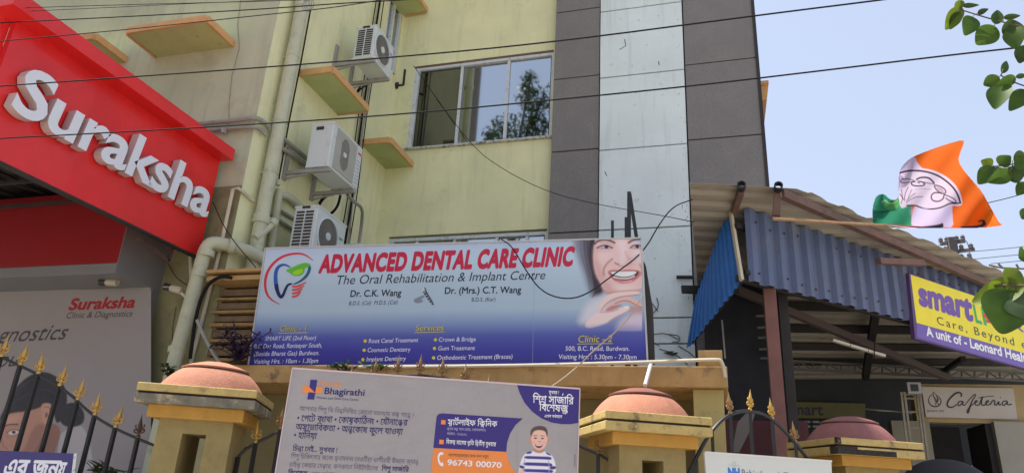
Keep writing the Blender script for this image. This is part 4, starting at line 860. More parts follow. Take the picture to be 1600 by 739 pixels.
def fence(name, label, cat, P0, P1, rail, bars, zlow, fin, sc=1.0, rr=.012, extra=None, bw=.022):
    """rail: px points of the curved top rail; bars: px x positions; everything stands in the vertical plane P0-P1"""
    d = unit(np.array(P1)-np.array(P0)); S = Sign(P0, d); t = root(name, label, cat, (P0[0], P0[1], 0))
    R = [S.px(*p) for p in rail]; Rs = smooth_pts(R, 2); b = B(); b.tube(Rs, rr, 8); mk('rail', b, BLACKIRON, t, smooth='auto')
    al = lambda P: (P[:2]-np.array(P0))@d
    A = np.array([al(P) for P in Rs]); Z = np.array([P[2] for P in Rs]); o = np.argsort(A); A, Z = A[o], Z[o]
    b = B(); a0, a1 = A[0], A[-1]
    pt = lambda a, z: (P0[0]+d[0]*a, P0[1]+d[1]*a, z)
    b.bar(pt(a0, zlow), pt(a1, zlow), .03, .02); b.bar(pt(a0, zlow+.75), pt(a1, zlow+.75), .025, .015); mk('lower_rail', b, BLACKIRON, t)
    for k, bx in enumerate(bars):
        gold = True
        if isinstance(bx, tuple): bx, gold = bx
        a = al(S.px(bx, 660)); z = float(np.interp(a, A, Z)); b = B(); b.bar(pt(a, zlow-.05), pt(a, z-.004), bw); br_ = mk('bar', b, BLACKIRON, t)
        if gold is None: continue
        f = bpy.data.objects.new('finial', FG if gold else fin); COL.objects.link(f); f.parent = br_
        f.location = tuple(np.array(pt(a, z+.004))-np.array((P0[0], P0[1], 0))); f.scale = (sc, sc, sc); f.rotation_euler = (random.uniform(-.08, .08), random.uniform(-.10, .10), math.atan2(d[1], d[0])+random.uniform(-.3, .3))
    if extra: extra(t, S, pt, al)
    return t
L0 = (-3.284-WD[0]*1.6, 4.065-WD[1]*1.6)
fence('iron_fence', 'black iron fence sweeping down to the left pillar, topped with gold spear finials', 'fence', L0, (-3.284, 4.065),
      [(-95, 552), (-30, 553), (0, 557), (25, 568), (70, 590), (110, 615), (140, 645), (175, 667), (220, 687), (245, 697)], [-68, -30, 5, 38, 77, 112, 145, 182, (221, False)], .75, FR, .88, .009)
M0, M1 = (-3.284, 4.065), (-.51, 5.005)
def gl(t, S, pt, al):
    b = B(); P = S.px(372, 713); b.tube([P, S.px(380, 706), S.px(386, 698)], .010, 6); b.bar(P, (P[0], P[1], .75), .024); Q_ = S.px(955, 722); b.bar(Q_, (Q_[0], Q_[1], .75), .024); mk('end_bar', b, BLACKIRON, t)
fence('iron_fence', 'arched iron fence between left and middle pillars with spear tips above the Bhagirathi banner', 'fence', M0, M1,
      [(373, 712), (386, 699), (440, 672), (520, 612), (580, 592), (650, 584), (720, 594), (800, 636), (905, 697), (938, 710), (955, 722)],
      [(405, True), (440, False), (478, True), (540, False), (577, False), (612, False), (648, False), (685, False), (722, False), (760, False), (800, False), (840, False), (875, False), (935, False)], .75, FD, .86, .010, gl)
G0 = (-.09, 5.02); G1 = (.79, 5.80)
fence('iron_gate', 'arched iron gate between middle and right pillars above the white NH banner', 'gate', G0, G1,
      [(1068, 755), (1078, 736), (1095, 700), (1115, 668), (1140, 646), (1165, 641), (1190, 645), (1210, 657), (1235, 682), (1262, 716), (1275, 735)],
      [(1086, None), (1112, None), (1142, False), (1173, True), (1207, True), (1240, False)], .25, FD, .9, .013)
b = B(); b.box((-2.2, -.12, 0), (-.37, .12, .72)); wl = root('boundary_wall', 'low plastered wall under the left iron fence', 'wall', (-3.284, 4.065, 0), WANG); mk('plinth', b, SHAFT, wl, local=True)
b = B(); b.box((.25, -.1, 0), (2.62, .1, .70)); wl = root('boundary_wall', 'low plastered wall under the Bhagirathi banner between two pillars', 'wall', (-3.284, 4.065, 0), math.atan2(M1[1]-M0[1], M1[0]-M0[0])); mk('plinth', b, SHAFT, wl, local=True)
# ================================================================== Bhagirathi banner
bd = unit((.927, .375)); bp = np.array((-.78, 4.60))
bn = root('hospital_banner', 'white hospital banner with Bengali text, a striped shirt boy and an orange phone number strip', 'banner', (-1.6, 4.3, 0))
bg_ = Sign(bp, bd)
bc = [(457, 575), (906, 607), (902, 752), (425, 770)]
mk('banner_sheet', bg_.board(bc, .012), FLEX, bn)
b = B(); P = [bg_.px(*p, .002) for p in bc]; b.bar(P[0], P[1], .010, .008, up=(bg_.n)); b.bar(P[1], P[2], .006, .006, up=bg_.n); b.bar(P[0], P[3], .006, .006, up=bg_.n); mk('hem', b, mat('pale_pink_hem', (.62, .5, .52), .5), bn)
b = B()
for (x, y) in ((500, 580), (650, 591), (880, 607)): P = bg_.px(x, y, -.03); b.bar(P, (P[0], P[1], .7), .03)
mk('banner_frame', b, RUST, bn)
a4 = lambda x, y: (420+x/4.373, 570+y/4.373)
b4 = lambda x, y: (660+x/4.96, 590+y/4.96)
NV = pr(52, 40, 112); OR = pr(226, 128, 64); NVT = pr(48, 40, 92); GT = pr(92, 86, 108); W2 = pr(222, 216, 232)
fill(bg_, bn, [a4(*p) for p in ((285, 100), (331, 102), (318, 190), (278, 150))], NV, 2, 'logo_cross'); fill(bg_, bn, [a4(*p) for p in ((272, 186), (318, 190), (309, 236), (263, 234))], NV, 3, 'logo_cross')
fill(bg_, bn, [a4(*p) for p in ((233, 140), (272, 144), (318, 190), (228, 186))], OR, 1, 'logo_cross'); fill(bg_, bn, [a4(*p) for p in ((325, 148), (368, 150), (362, 194), (318, 190))], OR, 3, 'logo_cross')
put_text(bg_, bn, 'Neotia', (497.3, 601), (531.8, 603.4), 7.2, OR, bold=.018)
put_text(bg_, bn, 'Bhagirathi', (505.7, 614.8), (569.8, 618), 9.6, NVT, bold=.022)
put_text(bg_, bn, 'Women and Child Care Centre', (494, 622.3), (560.6, 626), 3.6, NVT)
bt = [('আপনার শিশু কি নিম্নলিখিত কোনো সমস্যায় কষ্ট পাচ্ছে ?', (467.6, 641), (646.4, 652), 7, GT, .0), ('• পেটে ব্যাথা • কোষ্ঠকাঠিন্য • যৌনাঙ্গের', (463.4, 657), (636, 664.5), 9.6, NVT, .012),
 ('অস্বাভাবিকতা • অন্ডকোষ ফুলে যাওয়া', (461.6, 670.6), (628.6, 678.6), 9.6, NVT, .012), ('• হার্নিয়া', (458.4, 683.6), (494.3, 685.4), 9.6, NVT, .012),
 ('চিন্তা নেই... সুখবর !', (457, 703.6), (527, 706.6), 7.6, NVT, .012), ('শিশু চিকিৎসার জন্যে স্বনামধন্য নেওটিয়া ভাগীরথী উম্যান অ্যান্ড', (454.3, 715.4), (653.3, 724.6), 7.2, GT, .0),
 ('চাইল্ড কেয়ার সেন্টার, কলকাতা নিউটাউনের', (451.6, 728.6), (590, 734.4), 7.2, GT, .0), ('শিশু সার্জারি', (596, 734.7), (638.4, 736.4), 7.2, NVT, .02), ('বিশেষজ্ঞ', (449.7, 741.5), (480.5, 743), 7.6, NVT, .02), ('এখন বর্ধমানে', (484, 743), (526, 745), 7.2, GT, 0)]
for t, bl, br, h, m, bo in bt: put_text(bg_, bn, t, bl, br, h, m, bold=bo)
fill(bg_, bn, [b4(*p) for p in ((733, 53), (980, 72), (1216, 90), (1208, 348), (1150, 358), (1080, 358), (1000, 345), (920, 312), (850, 260), (790, 190), (755, 120))], NV, 1, 'purple_corner')
for t, x0, y0, x1, y1, h, bo in (('সুখবর !', 980, 124, 1058, 128, 26, .01), ('শিশু সার্জারি', 855, 192, 1170, 205, 58, .012), ('বিশেষজ্ঞ', 905, 253, 1130, 266, 56, .012), ('এখন বর্ধমানে', 945, 305, 1082, 311, 22, .01)):
    put_text(bg_, bn, t, b4(x0, y0), b4(x1, y1), h/4.96, W2, bold=bo, lay=2)
fill(bg_, bn, [b4(*p) for p in ((110, 300), (122, 282), (150, 274), (400, 290), (778, 314), (720, 365), (680, 430), (656, 500), (650, 571), (85, 541), (92, 470))], NV, 1, 'purple_panel')
fill(bg_, bn, [b4(*p) for p in ((85, 543), (650, 573), (655, 600), (672, 650), (712, 720), (760, 780), (60, 776))], OR, 1, 'orange_panel')
for c in ((162, 343), (148, 496)): fill(bg_, bn, [b4(c[0]-16, c[1]-18), b4(c[0]+18, c[1]-16), b4(c[0]+16, c[1]+18), b4(c[0]-18, c[1]+16)], OR, 2, 'bullet_square')
for t, x0, y0, x1, y1, h, bo, m in (('স্মার্টলাইফ ক্লিনিক', 195, 362, 578, 378, 44, .01, W2), ('প্রথম চন্দ্র দাস রোড, খোসবাগান,', 190, 403, 492, 415, 20, 0, pr(176, 168, 200)), ('বর্ধমান - ৭১৩১০১', 190, 440, 345, 448, 20, 0, pr(176, 168, 200)), ('বিকল্প মাসের প্রতি দ্বিতীয় বুধবার', 182, 510, 568, 530, 32, .008, W2), ('অ্যাপয়েন্টমেন্টের জন্য কল করুন', 200, 606, 512, 620, 22, 0, pr(110, 60, 60)), ('96743 00070', 190, 674, 612, 696, 42, .02, W2)):
    put_text(bg_, bn, t, b4(x0, y0), b4(x1, y1), h/4.96, m, bold=bo, lay=2)
strokes(bg_, bn, [([b4(*p) for p in ((152, 578), (130, 590), (122, 625), (136, 665), (160, 680))], (2.6, 3.6, 2.2, 3.6, 2.6)), ([b4(148, 580), b4(158, 592)], 4), ([b4(146, 668), b4(160, 660)], 4)], W2, 2, 'phone_icon')
bq = lambda *pts: [b4(*p) for p in pts]
def bbase(X, Y): return np.ones(X.shape+(3,))*np.array((.365, .335, .34))
boyS = (212, 170, 154); ST = (62, 56, 124); SW = (212, 208, 224)
boy = [('p', bq((752, 690), (770, 620), (800, 580), (850, 566), (950, 568), (1000, 590), (1030, 650), (1040, 760), (740, 760)), SW, 1)]
for k, (ya, yb) in enumerate(((606, 628), (655, 680), (706, 730))): boy.append(('p', bq((790-k*8, ya-4), (880, ya), (960, ya+2), (1000+k*6, ya+6), (1002+k*6, yb+6), (960, yb+4), (880, yb), (788-k*8, yb-2)), ST, .7))
boy += [('p', bq((812, 572), (850, 566), (846, 586), (800, 590)), ST, .7), ('p', bq((955, 572), (985, 584), (1004, 606), (960, 590)), ST, .7), ('p', bq((756, 672), (792, 684), (786, 706), (750, 696)), ST, .7), ('p', bq((984, 684), (1034, 680), (1038, 704), (990, 712)), ST, .7), ('l', (bq((792, 620), (790, 760)), 1), (150, 146, 176), 1), ('l', (bq((978, 640), (984, 760)), 1), (150, 146, 176), 1),
 ('p', bq((748, 702), (786, 710), (790, 770), (740, 770)), boyS, .8), ('p', bq((868, 540), (936, 536), (944, 574), (905, 584), (860, 572)), (170, 124, 110), 1),
 ('e', (*b4(833, 484), 2.4, 4.6), (184, 132, 118), .7), ('e', (*b4(972, 478), 2.4, 4.6), (184, 132, 118), .7),
 ('p', bq((842, 430), (852, 392), (905, 374), (955, 388), (968, 430), (966, 500), (945, 545), (905, 564), (870, 548), (846, 505)), boyS, .9),
 ('p', bq((838, 462), (836, 405), (865, 378), (910, 368), (955, 378), (972, 410), (970, 462), (960, 440), (950, 410), (900, 402), (862, 412), (850, 440)), (84, 66, 64), 1),
 ('e', (*b4(876, 466), 2.3, 1.1), (50, 36, 38), .5), ('e', (*b4(930, 468), 2.3, 1.1), (50, 36, 38), .5), ('l', (bq((860, 448), (888, 446)), 1), (90, 62, 56), .6), ('l', (bq((918, 448), (946, 450)), 1), (90, 62, 56), .6), ('l', (bq((898, 492), (908, 496), (918, 492)), 1.2), (160, 108, 96), .8), ('e', (*b4(866, 500), 2.4, 2.2), (210, 150, 136), 1, .7), ('e', (*b4(944, 502), 2.4, 2.2), (210, 150, 136), 1, .7),
 ('p', bq((868, 512), (905, 518), (936, 512), (926, 536), (905, 546), (882, 538)), (112, 44, 46), .6), ('p', bq((876, 515), (905, 520), (930, 515), (922, 525), (884, 525)), (236, 230, 230), .5)]
printed(bn, 'photo_print', lambda x, y: bg_.px(x, y, .0012), 809, 872, 662, 748, .7, bbase, boy)
strokes(bg_, bn, [([b4(1180, 590), b4(1176, 690)], .5), ([b4(1186, 590), b4(1182, 690)], .4)], GT, 1, 'fine_print')
# ================================================================== NH banner and the little navy board
ng = Sign(G0, unit(np.array(G1)-np.array(G0))); ng.p = ng.p+ng.n[:2]*.05
nb = root('hospital_banner', 'white NH Rabindranath banner hung on the arched gate, mostly below the frame', 'banner', (.4, 5.4, 0))
mk('banner_sheet', ng.board([(1101, 706), (1299, 720), (1302, 790), (1108, 790)], .015), mat('off_white_flex', (.62, .63, .6), .5, noise=.03), nb)
b = B(); P = [ng.px(*p, .002) for p in ((1101, 706), (1299, 720), (1302, 790), (1108, 790))]; b.bar(P[0], P[1], .012, .01, up=ng.n); b.bar(P[0], P[3], .012, .01, up=ng.n); mk('hem', b, mat('white_hem', (.66, .66, .64), .5), nb)
put_text(ng, nb, 'NH', (1137.5, 744), (1156.5, 745), 13.5, pr(40, 110, 190), bold=.06)
put_text(ng, nb, 'Rabindranath T', (1158.5, 744.6), (1232, 750), 12.2, pr(62, 72, 84), bold=.0)
strokes(ng, nb, [([(1147, 720), (1150, 724), (1147, 727), (1144, 724), (1147, 720)], .6), ([(1141, 726), (1147, 728), (1153, 727)], .6), ([(1138, 727), (1141, 724)], .5), ([(1156, 728), (1153, 725)], .5)], pr(150, 152, 158), 1, 'lotus_mark')
vg = Sign((-3.284-WD[0]*.5, 4.065-WD[1]*.5), WD); vg.p = vg.p+vg.n[:2]*.06
vb = root('small_signboard', 'small navy board with white Bengali lettering wired to the left fence', 'signboard', (-4.3, 3.5, 0))
mk('board', vg.board([(-90, 700), (118.5, 708), (108, 800), (-110, 800)], .02), mat('navy_board', (.055, .045, .17), .5, noise=.08), vb)
b = B(); P = [vg.px(*p, .002) for p in ((-90, 700), (118.5, 708), (108, 800))]; b.bar(P[1], P[2], .018, .01, up=vg.n); mk('edge_trim', b, ALU, vb)
put_text(vg, vb, 'এর জন্য', (3, 743), (99, 745), 27, pr(205, 205, 215), bold=.03)
# ================================================================== plants on the ledge and beside the cornice
def leaf_poly(b, P, d, n, L, W, m=0, fold=.15):
    d = unit(d); n = unit(n-d*(n@d)); s = np.cross(d, n); c = []
    prof = [(0, 0), (.12, .34), (.35, .5), (.6, .42), (.82, .2), (1, 0)]
    mid = [P+d*L*t-n*L*.12*(t**2) for t, _ in prof]
    lf = [mid[i]+s*W*prof[i][1]+n*W*fold*prof[i][1]*2 for i in range(6)]; rt = [mid[i]-s*W*prof[i][1]+n*W*fold*prof[i][1]*2 for i in range(6)]
    b.add(mid+lf[1:5]+rt[1:5], [(0, 1, 6), (1, 2, 7, 6), (2, 3, 8, 7), (3, 4, 9, 8), (4, 5, 9), (0, 10, 1), (1, 10, 11, 2), (2, 11, 12, 3), (3, 12, 13, 4), (4, 13, 5)], m)
def bush(name, label, C, R, ns, nl, L, W, m, stem, seed, up=.5):
    r = random.Random(seed); t = root(name, label, 'plant', C); b = B(); bl = B()
    for k in range(ns):
        a = r.uniform(0, 6.28); e = np.array((math.cos(a)*R[0]*r.uniform(.2, 1), math.sin(a)*R[1]*r.uniform(.2, 1), R[2]*r.uniform(.3, 1))); p0 = np.array(C, float); pm = p0+e*.5+np.array((0, 0, R[2]*.15)); pe = p0+e
        pts = smooth_pts([p0, pm, pe], 2); b.tube(pts, .004, 4)
        for q_ in range(nl):
            i = r.randint(2, len(pts)-1); aa = r.uniform(0, 6.28); d = np.array((math.cos(aa), math.sin(aa), r.uniform(-.4, .8))); leaf_poly(bl, pts[i], d, np.array((r.uniform(-.5, .5), r.uniform(-.8, .2), 1.)), L*r.uniform(.6, 1.2), W*r.uniform(.7, 1.2))
    mk('stem', b, stem, t); mk('foliage', bl, m, t)
bush('potted_plant', 'dark purple leafed plant between the stepped cornice and the clinic board', onY(372, 566, 5.45), (.34, .15, .36), 26, 12, .085, .022, PURPLE, PURPLE, 4)
bush('creeping_plant', 'small green creeper leaves poking out under the clinic board above the Bhagirathi logo', onY(540, 580, 5.50), (.20, .06, .07), 12, 5, .05, .035, LEAFD, TWIG, 5)
bush('creeping_plant', 'green creeper leaves on the ledge under the Implant Dentistry line', onY(590, 579, 5.50), (.14, .06, .07), 10, 6, .05, .035, LEAF, TWIG, 6)
bush('creeping_plant', 'mossy tuft beside the foot of the lower drainpipe behind the left dome', onY(262, 588, 5.50), (.10, .08, .12), 10, 7, .05, .03, LEAFD, TWIG, 8)
bush('leafy_plant', 'spiky green plant behind the left fence at the foot of the poster', (onY(160, 765, 5.3)), (.30, .15, .24), 12, 8, .16, .03, LEAFD, TWIG, 9)
b = B(); P = onY(236, 570, 5.4); 
for k in range(9): b.tube([onY(222+k*3, 560+(k % 3)*4, 5.5), onY(232+k*4, 556-(k*5 % 9), 5.45), onY(246+k*5, 574+(k*3 % 7), 5.5)], .006, 4)
# ================================================================== open shed with corrugated roof, right of the tower
RO = np.array((-.142, 6.687)); RR = unit((.887, .461)); RN = np.array((-RR[1], RR[0]))
rz_ = lambda x, y: 6.24+.213*x-.228*y
R3 = unit((RR[0], RR[1], .213*RR[0]-.228*RR[1]))
P0 = np.array((.337, 7.29)); FDv = unit((.712, .702)); FN = np.array((FDv[1], -FDv[0]))    # fascia line, normal towards the street
sh = root('open_shed', 'open steel shed with weathered corrugated roof and blue sheet fascia right of the tower', 'shed', (1.5, 9, 0))
def wave(c, p, h):
    f = (c/p) % 1; return h*(0 if f < .3 else (f-.3)/.15 if f < .45 else 1 if f < .8 else (1-f)/.2)
cut = [0, .3, .45, .8]
def ribs(c0, c1, p):
    k0 = math.floor(c0/p); L = []
    for k in range(k0, math.ceil(c1/p)+1):
        for f in cut:
            c = (k+f)*p
            if c0 <= c <= c1: L.append(c)
    return L
b = B(); cs_ = ribs(0, 7.5, .17); rows = []
for c in cs_:
    q0 = RO+RN*c; a0 = (-.16-q0[0])/RR[0]; a1 = min(1.196+2.88*c, 9.5)+.012*math.sin(c*31); row = []
    for k in range(9):
        a = a0+(a1-a0)*k/8; p = q0+RR*a; row.append((p[0], p[1], rz_(*p)+wave(c, .17, .028)+.006*math.sin(a*1.7+c)))
    rows.append(row)
n_ = 9; b.v = [tuple(map(float, p)) for r_ in rows for p in r_]; b.f = [(j*n_+i, j*n_+i+1, (j+1)*n_+i+1, (j+1)*n_+i) for j in range(len(rows)-1) for i in range(n_-1)]; b.m = [0]*len(b.f)
o = mk('roof_sheet', b, ROOFS, sh); md = o.modifiers.new('thick', 'SOLIDIFY'); md.thickness = .003; md.offset = 1
def sheet(name, bot, top, pitch, h, m, L, nrm, s0=0, s1=1, rag=.0):
    """corrugated sheet between bottom edge bot(s) and top edge top(s), s in metres along"""
    b = B(); S_ = ribs(s0, s1, pitch); V = []
    for s in S_:
        w_ = wave(s, pitch, h); B_, T_ = np.array(bot(s), float), np.array(top(s), float); nn = np.array((*nrm, 0))*w_
        j = rag*math.sin(s*17)
        V += [B_+nn+np.array((0, 0, j)), B_*.5+T_*.5+nn*1.02, T_+nn]
    b.v = [tuple(map(float, v)) for v in V]; b.f = [(3*i+k, 3*i+3+k, 3*i+4+k, 3*i+1+k) for i in range(len(S_)-1) for k in range(2)]; b.m = [0]*len(b.f)
    o = mk(name, b, m, sh); md = o.modifiers.new('thick', 'SOLIDIFY'); md.thickness = .002; return o
fl = lambda s: P0+FDv*s
for k in range(6):                                           # separate lapped sheets along the front
    s0, s1 = .06+k*.96, .06+(k+1)*.96+.05
    sheet('front_sheet', lambda s: (*(fl(s)+FN*(.003*(k % 2))), 3.815+.004*k), lambda s: (*(fl(s)+FN*(.003*(k % 2))), rz_(*fl(s))-.012), .215, .048, BLUESHEET, 1, FN, s0, s1, .004)
b = B(); rr = random.Random(8)
for k in range(26):
    s_ = .17+k*.215
    for z_ in (3.93+rr.uniform(-.03, .03), 4.46+rr.uniform(-.03, .03)):
        if rr.random() < .8: p_ = fl(s_)+FN*.054; b.cbox((p_[0], p_[1], z_), (.018, .018, .018))
mk('screw_heads', b, RUST, sh)['kind'] = 'stuff'
E1 = at(1075, 545, 8.5); sd = unit(E1[:2]-P0); Ls = np.linalg.norm(E1[:2]-P0); sn = np.array((sd[1], -sd[0])); sn = sn if sn@(-P0) > 0 else -sn
SS = Sign(P0, sd); T0 = SS.px(1143, 316); T1 = SS.px(1089, 466)
sbot = lambda s: np.array((*P0, 3.826))*(1-s/Ls)+E1*(s/Ls)
stop_ = lambda s: T0*(1-s/Ls)+T1*(s/Ls)
sheet('side_sheet', sbot, stop_, .115, .022, BLUEVIVID, 1, sn, 0.01, Ls, .006)
b = B(); b.bar(np.array((*P0, 3.82))+np.array((*sn, 0))*.03, T0+np.array((*sn, 0))*.03, .045, .03, up=(*sn, 0)); mk('cream_trim', b, CREAMSTRIP, sh)
def sbar(name, p, q, w_, m, h=None):
    b = B(); b.bar(p, q, w_, h); return mk(name, b, m, sh, bevel=.004)
pb = onV(1210, 560, fl(.32)-FN*.10, FDv); sbar('post', (pb[0], pb[1], 0), (pb[0], pb[1], 3.95), .125, POSTRED)
sbar('post', (pb[0]+.16, pb[1]+.35, 0), (pb[0]+.16, pb[1]+.35, 4.2), .10, DARKSTEEL)
sbar('fascia_beam', (*(fl(-.02)-FN*.07), 3.86), (*(fl(6)-FN*.07), 3.86), .07, DARKSTEEL); sbar('fascia_beam', (*(fl(.0)-FN*.07), 4.45), (*(fl(6)-FN*.07), 4.45), .06, DARKSTEEL)
sbar('side_beam', np.array((*(P0-sn*.05), 3.92)), E1+np.array((0, 0, .1))-np.array((*sn, 0))*.05, .05, DARKSTEEL)
sbar('eave_purlin', onRoof(1221, 303, -.09), onRoof(1640, 486, -.09), .075, BROWNSTEEL, .09)
for (x, y) in ((1210, 456), (1210, 478), (1210, 513), (1210, 541), (1210, 565)):
    Pm = onRoof(x, y, -.07); c = (Pm[:2]-RO)@RN; amx = .703+(c-.314)/.294*.955-.25; a = (Pm[:2]-RO)@RR
    q0 = Pm+R3*(max(-1.6, -a-.2+c*.5)); q1 = Pm+R3*(min(amx-a, 8)/1.0); sbar('purlin', q0, q1, .07 if y != 456 else .05, DARKSTEEL, .10)
a_ = onRoof(1215, 300, -.03); q_ = onV(1213, 338, a_[:2]+np.array((0, .02)), (1, 0)); sbar('hanger_stub', a_, q_, .075, BROWNSTEEL)
b = B(); b.lathe([(.045, 0), (.045, .09), (.036, .09), (.036, .01)], onRoof(1215, 299, -.02)+np.array((0, -.05, 0)), 14, ax=(0, -1, .1)); mk('pipe_end', b, BLACKIRON, sh, smooth='auto'); b = B(); b.lathe([(.045, 0), (.045, .09), (.036, .09), (.036, .01)], onRoof(1158, 298, -.02)+np.array((0, -.05, 0)), 14, ax=(0, -1, .1)); mk('pipe_end', b, BLACKIRON, sh, smooth='auto')
a_ = onRoof(1158, 299, -.03); sbar('hanger_stub', a_, at(1147, 330, 7.35), .065, BROWNSTEEL)
sbar('timber_end', at(1372, 408, 8.45), at(1441, 411, 9.15), .07, BROWNSTEEL)
sbar('rafter', onRoof(1368, 488, -.13), at(1352, 590, 12.4), .10, DARKSTEEL); sbar('rafter', at(1505, 560, 11.6), onRoof(1470, 583, -.1), .07, DARKSTEEL)
sbar('diagonal_beam', at(1150, 452, 8.0), at(1480, 590, 11.6), .075, mat('dull_brown_beam', (.075, .055, .05), .8), .09)
TS = Sign(at(1226, 563, 11.4), RR)
top = [TS.px(1180, 561), TS.px(1640, 584)]; bot = [TS.px(1180, 573), TS.px(1640, 597)]
b = B(); b.bar(*top, .035); b.bar(*bot, .035); n_ = 22; TG = mat('grey_steel_truss', (.12, .115, .105), .7)
for k in range(n_):
    f0, f1 = k/n_, (k+1)/n_; t0 = top[0]*(1-f0)+top[1]*f0; t1 = top[0]*(1-f1)+top[1]*f1; b0 = bot[0]*(1-f0)+bot[1]*f0; b1 = bot[0]*(1-f1)+bot[1]*f1
    b.bar(t0, b0, .02); b.bar(t0 if k % 2 else b0, b1 if k % 2 else t1, .018)
mk('lattice_truss', b, TG, sh)
BW = at(1250, 600, 12.6)[:2]
b = B(); 
for k in range(5): b.prism([(*(BW-RR*4), .1+k*.8), (*(BW+RR*9), .1+k*.8), (*(BW+RR*9), .1+k*.8+.77), (*(BW-RR*4), .1+k*.8+.77)], (*(RN*.06), 0))
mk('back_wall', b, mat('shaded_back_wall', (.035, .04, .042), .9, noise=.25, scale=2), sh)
b = B(); b.box((-.10, 8.45, 2.55), (.80, 8.52, 4.25)); mk('painted_shade_panel', b, mat('painted_shed_shade', (.022, .022, .026), .8, noise=.3, scale=3), sh)  # dark sheet added where the tower front only lies in the shed's shade
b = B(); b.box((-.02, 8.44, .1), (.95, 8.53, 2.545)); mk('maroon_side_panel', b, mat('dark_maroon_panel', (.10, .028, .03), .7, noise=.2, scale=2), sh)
for (x0_, x1_, y_) in ((1181, 1199, 494), (1183, 1203, 512), (1184, 1206, 528), (1186, 1208, 546), (1188, 1210, 560)): sbar('pale_slat', onY(x0_, y_, 8.38), onY(x1_, y_-1, 8.38), .06, mat('shaded_grey_slat', (.16, .15, .13), .8, noise=.2), .02)
sbar('door_pole', onY(1128, 500, 8.35), onY(1133, 560, 8.35), .02, GREYMETAL)
b = B(); b.prism([onY(1144, 706, 7.6), onY(1152, 660, 7.6), onY(1170, 640, 7.6), onY(1180, 645, 7.6), onY(1172, 672, 7.6), onY(1155, 706, 7.6)], (0, .03, 0)); tag(mk('folded_tarpaulin', b, mat('grey_brown_tarpaulin', (.16, .14, .12), .8), loc=onY(1150, 700, 7.6)), 'grey brown sheet of tarpaulin leaning in the dark behind the arched gate', 'tarpaulin')
# things in the shed
tl = root('tube_light', 'unlit white three piece tube light slung under the shed roof', 'light', at(1340, 545, 9.4)); A1, A2 = at(1300, 531, 9.2), at(1383, 556, 9.6)
for k in range(3):
    b = B(); b.bar(A1+(A2-A1)*(k/3+.004), A1+(A2-A1)*((k+1)/3-.010), .045, .03); mk('tube', b, mat('cream_tube_housing', (.62, .58, .48), .5), tl)
b = B(); b.tube([at(1367, 525, 9.4), at(1366, 560, 9.5)], .006, 5); mk('hanging_wire', b, CABLE, tl)
sb_ = root('signboard', 'dim yellow smart board deep in the shed behind the red post', 'signboard', (*BW, 2.6)); S2 = Sign(BW-RN*.08, RR)
mk('board', S2.board([(1222, 627), (1352, 630), (1352, 654), (1222, 652)], .03), mat('dull_yellow_board', (.13, .12, .03), .6, noise=.1), sb_)
put_text(S2, sb_, 'smart', (1228, 647), (1286, 648), 17, mat('dark_board_lettering', (.03, .03, .05), .6), bold=.03)
for y_ in (659, 666): strokes(S2, sb_, [([(1226+k*14, y_), (1236+k*14, y_)], 3) for k in range(9)], mat('pale_board_marks', (.3, .3, .28), .6), 30, 'small_lettering')
# cafeteria kiosk
YC = at(1438, 604, 11.6)[1]
kk = root('cafeteria_kiosk', 'grey rendered kiosk with a dark doorway under the Cafeteria sign', 'kiosk', (onY(1480, 700, YC)[0], YC+.5, 0)); KW = mat('grey_cream_render', (.27, .24, .17), .85, noise=.08, scale=3); KX = lambda x, y=700: onY(x, y, YC+.08)[0]
b = B(); b.box((KX(1398), YC+.08, 0), (KX(1458), YC+.3, onY(1420, 657, YC+.08)[2])); mk('left_wall', b, KW, kk)
b = B(); b.box((KX(1556), YC-.02, 0), (KX(1720), YC+.3, onY(1590, 659, YC)[2])); mk('right_wall', b, mat('white_render', (.34, .32, .26), .8, noise=.06), kk)
b = B(); b.box((KX(1440), YC+.1, onY(1500, 660, YC+.1)[2]), (KX(1720), YC+.32, onY(1500, 600, YC+.1)[2])); mk('header', b, mat('cream_header', (.42, .31, .15), .8, noise=.1), kk)
b = B(); b.box((KX(1459), YC+1.6, 0), (KX(1560), YC+1.65, 3)); b.box((KX(1546), YC+.1, 0), (KX(1556)-.003, YC+.9, onY(1550, 660, YC)[2])); mk('dark_inside', b, DARKSTEEL, kk)
cf = root('cafeteria_sign', 'white Cafeteria sign in black script with a round leaf logo', 'signboard', (onY(1510, 630, YC)[0], YC, 3)); S3 = Sign(at(1438, 604, 11.6), (1, .07))
mk('board', S3.board([(1440, 604), (1583, 606), (1590, 655), (1447, 651)], .06), mat('white_acrylic_board', (.50, .45, .38), .5, noise=.04), cf)
k4 = lambda x, y: (1200+x/4, 600+y/4)
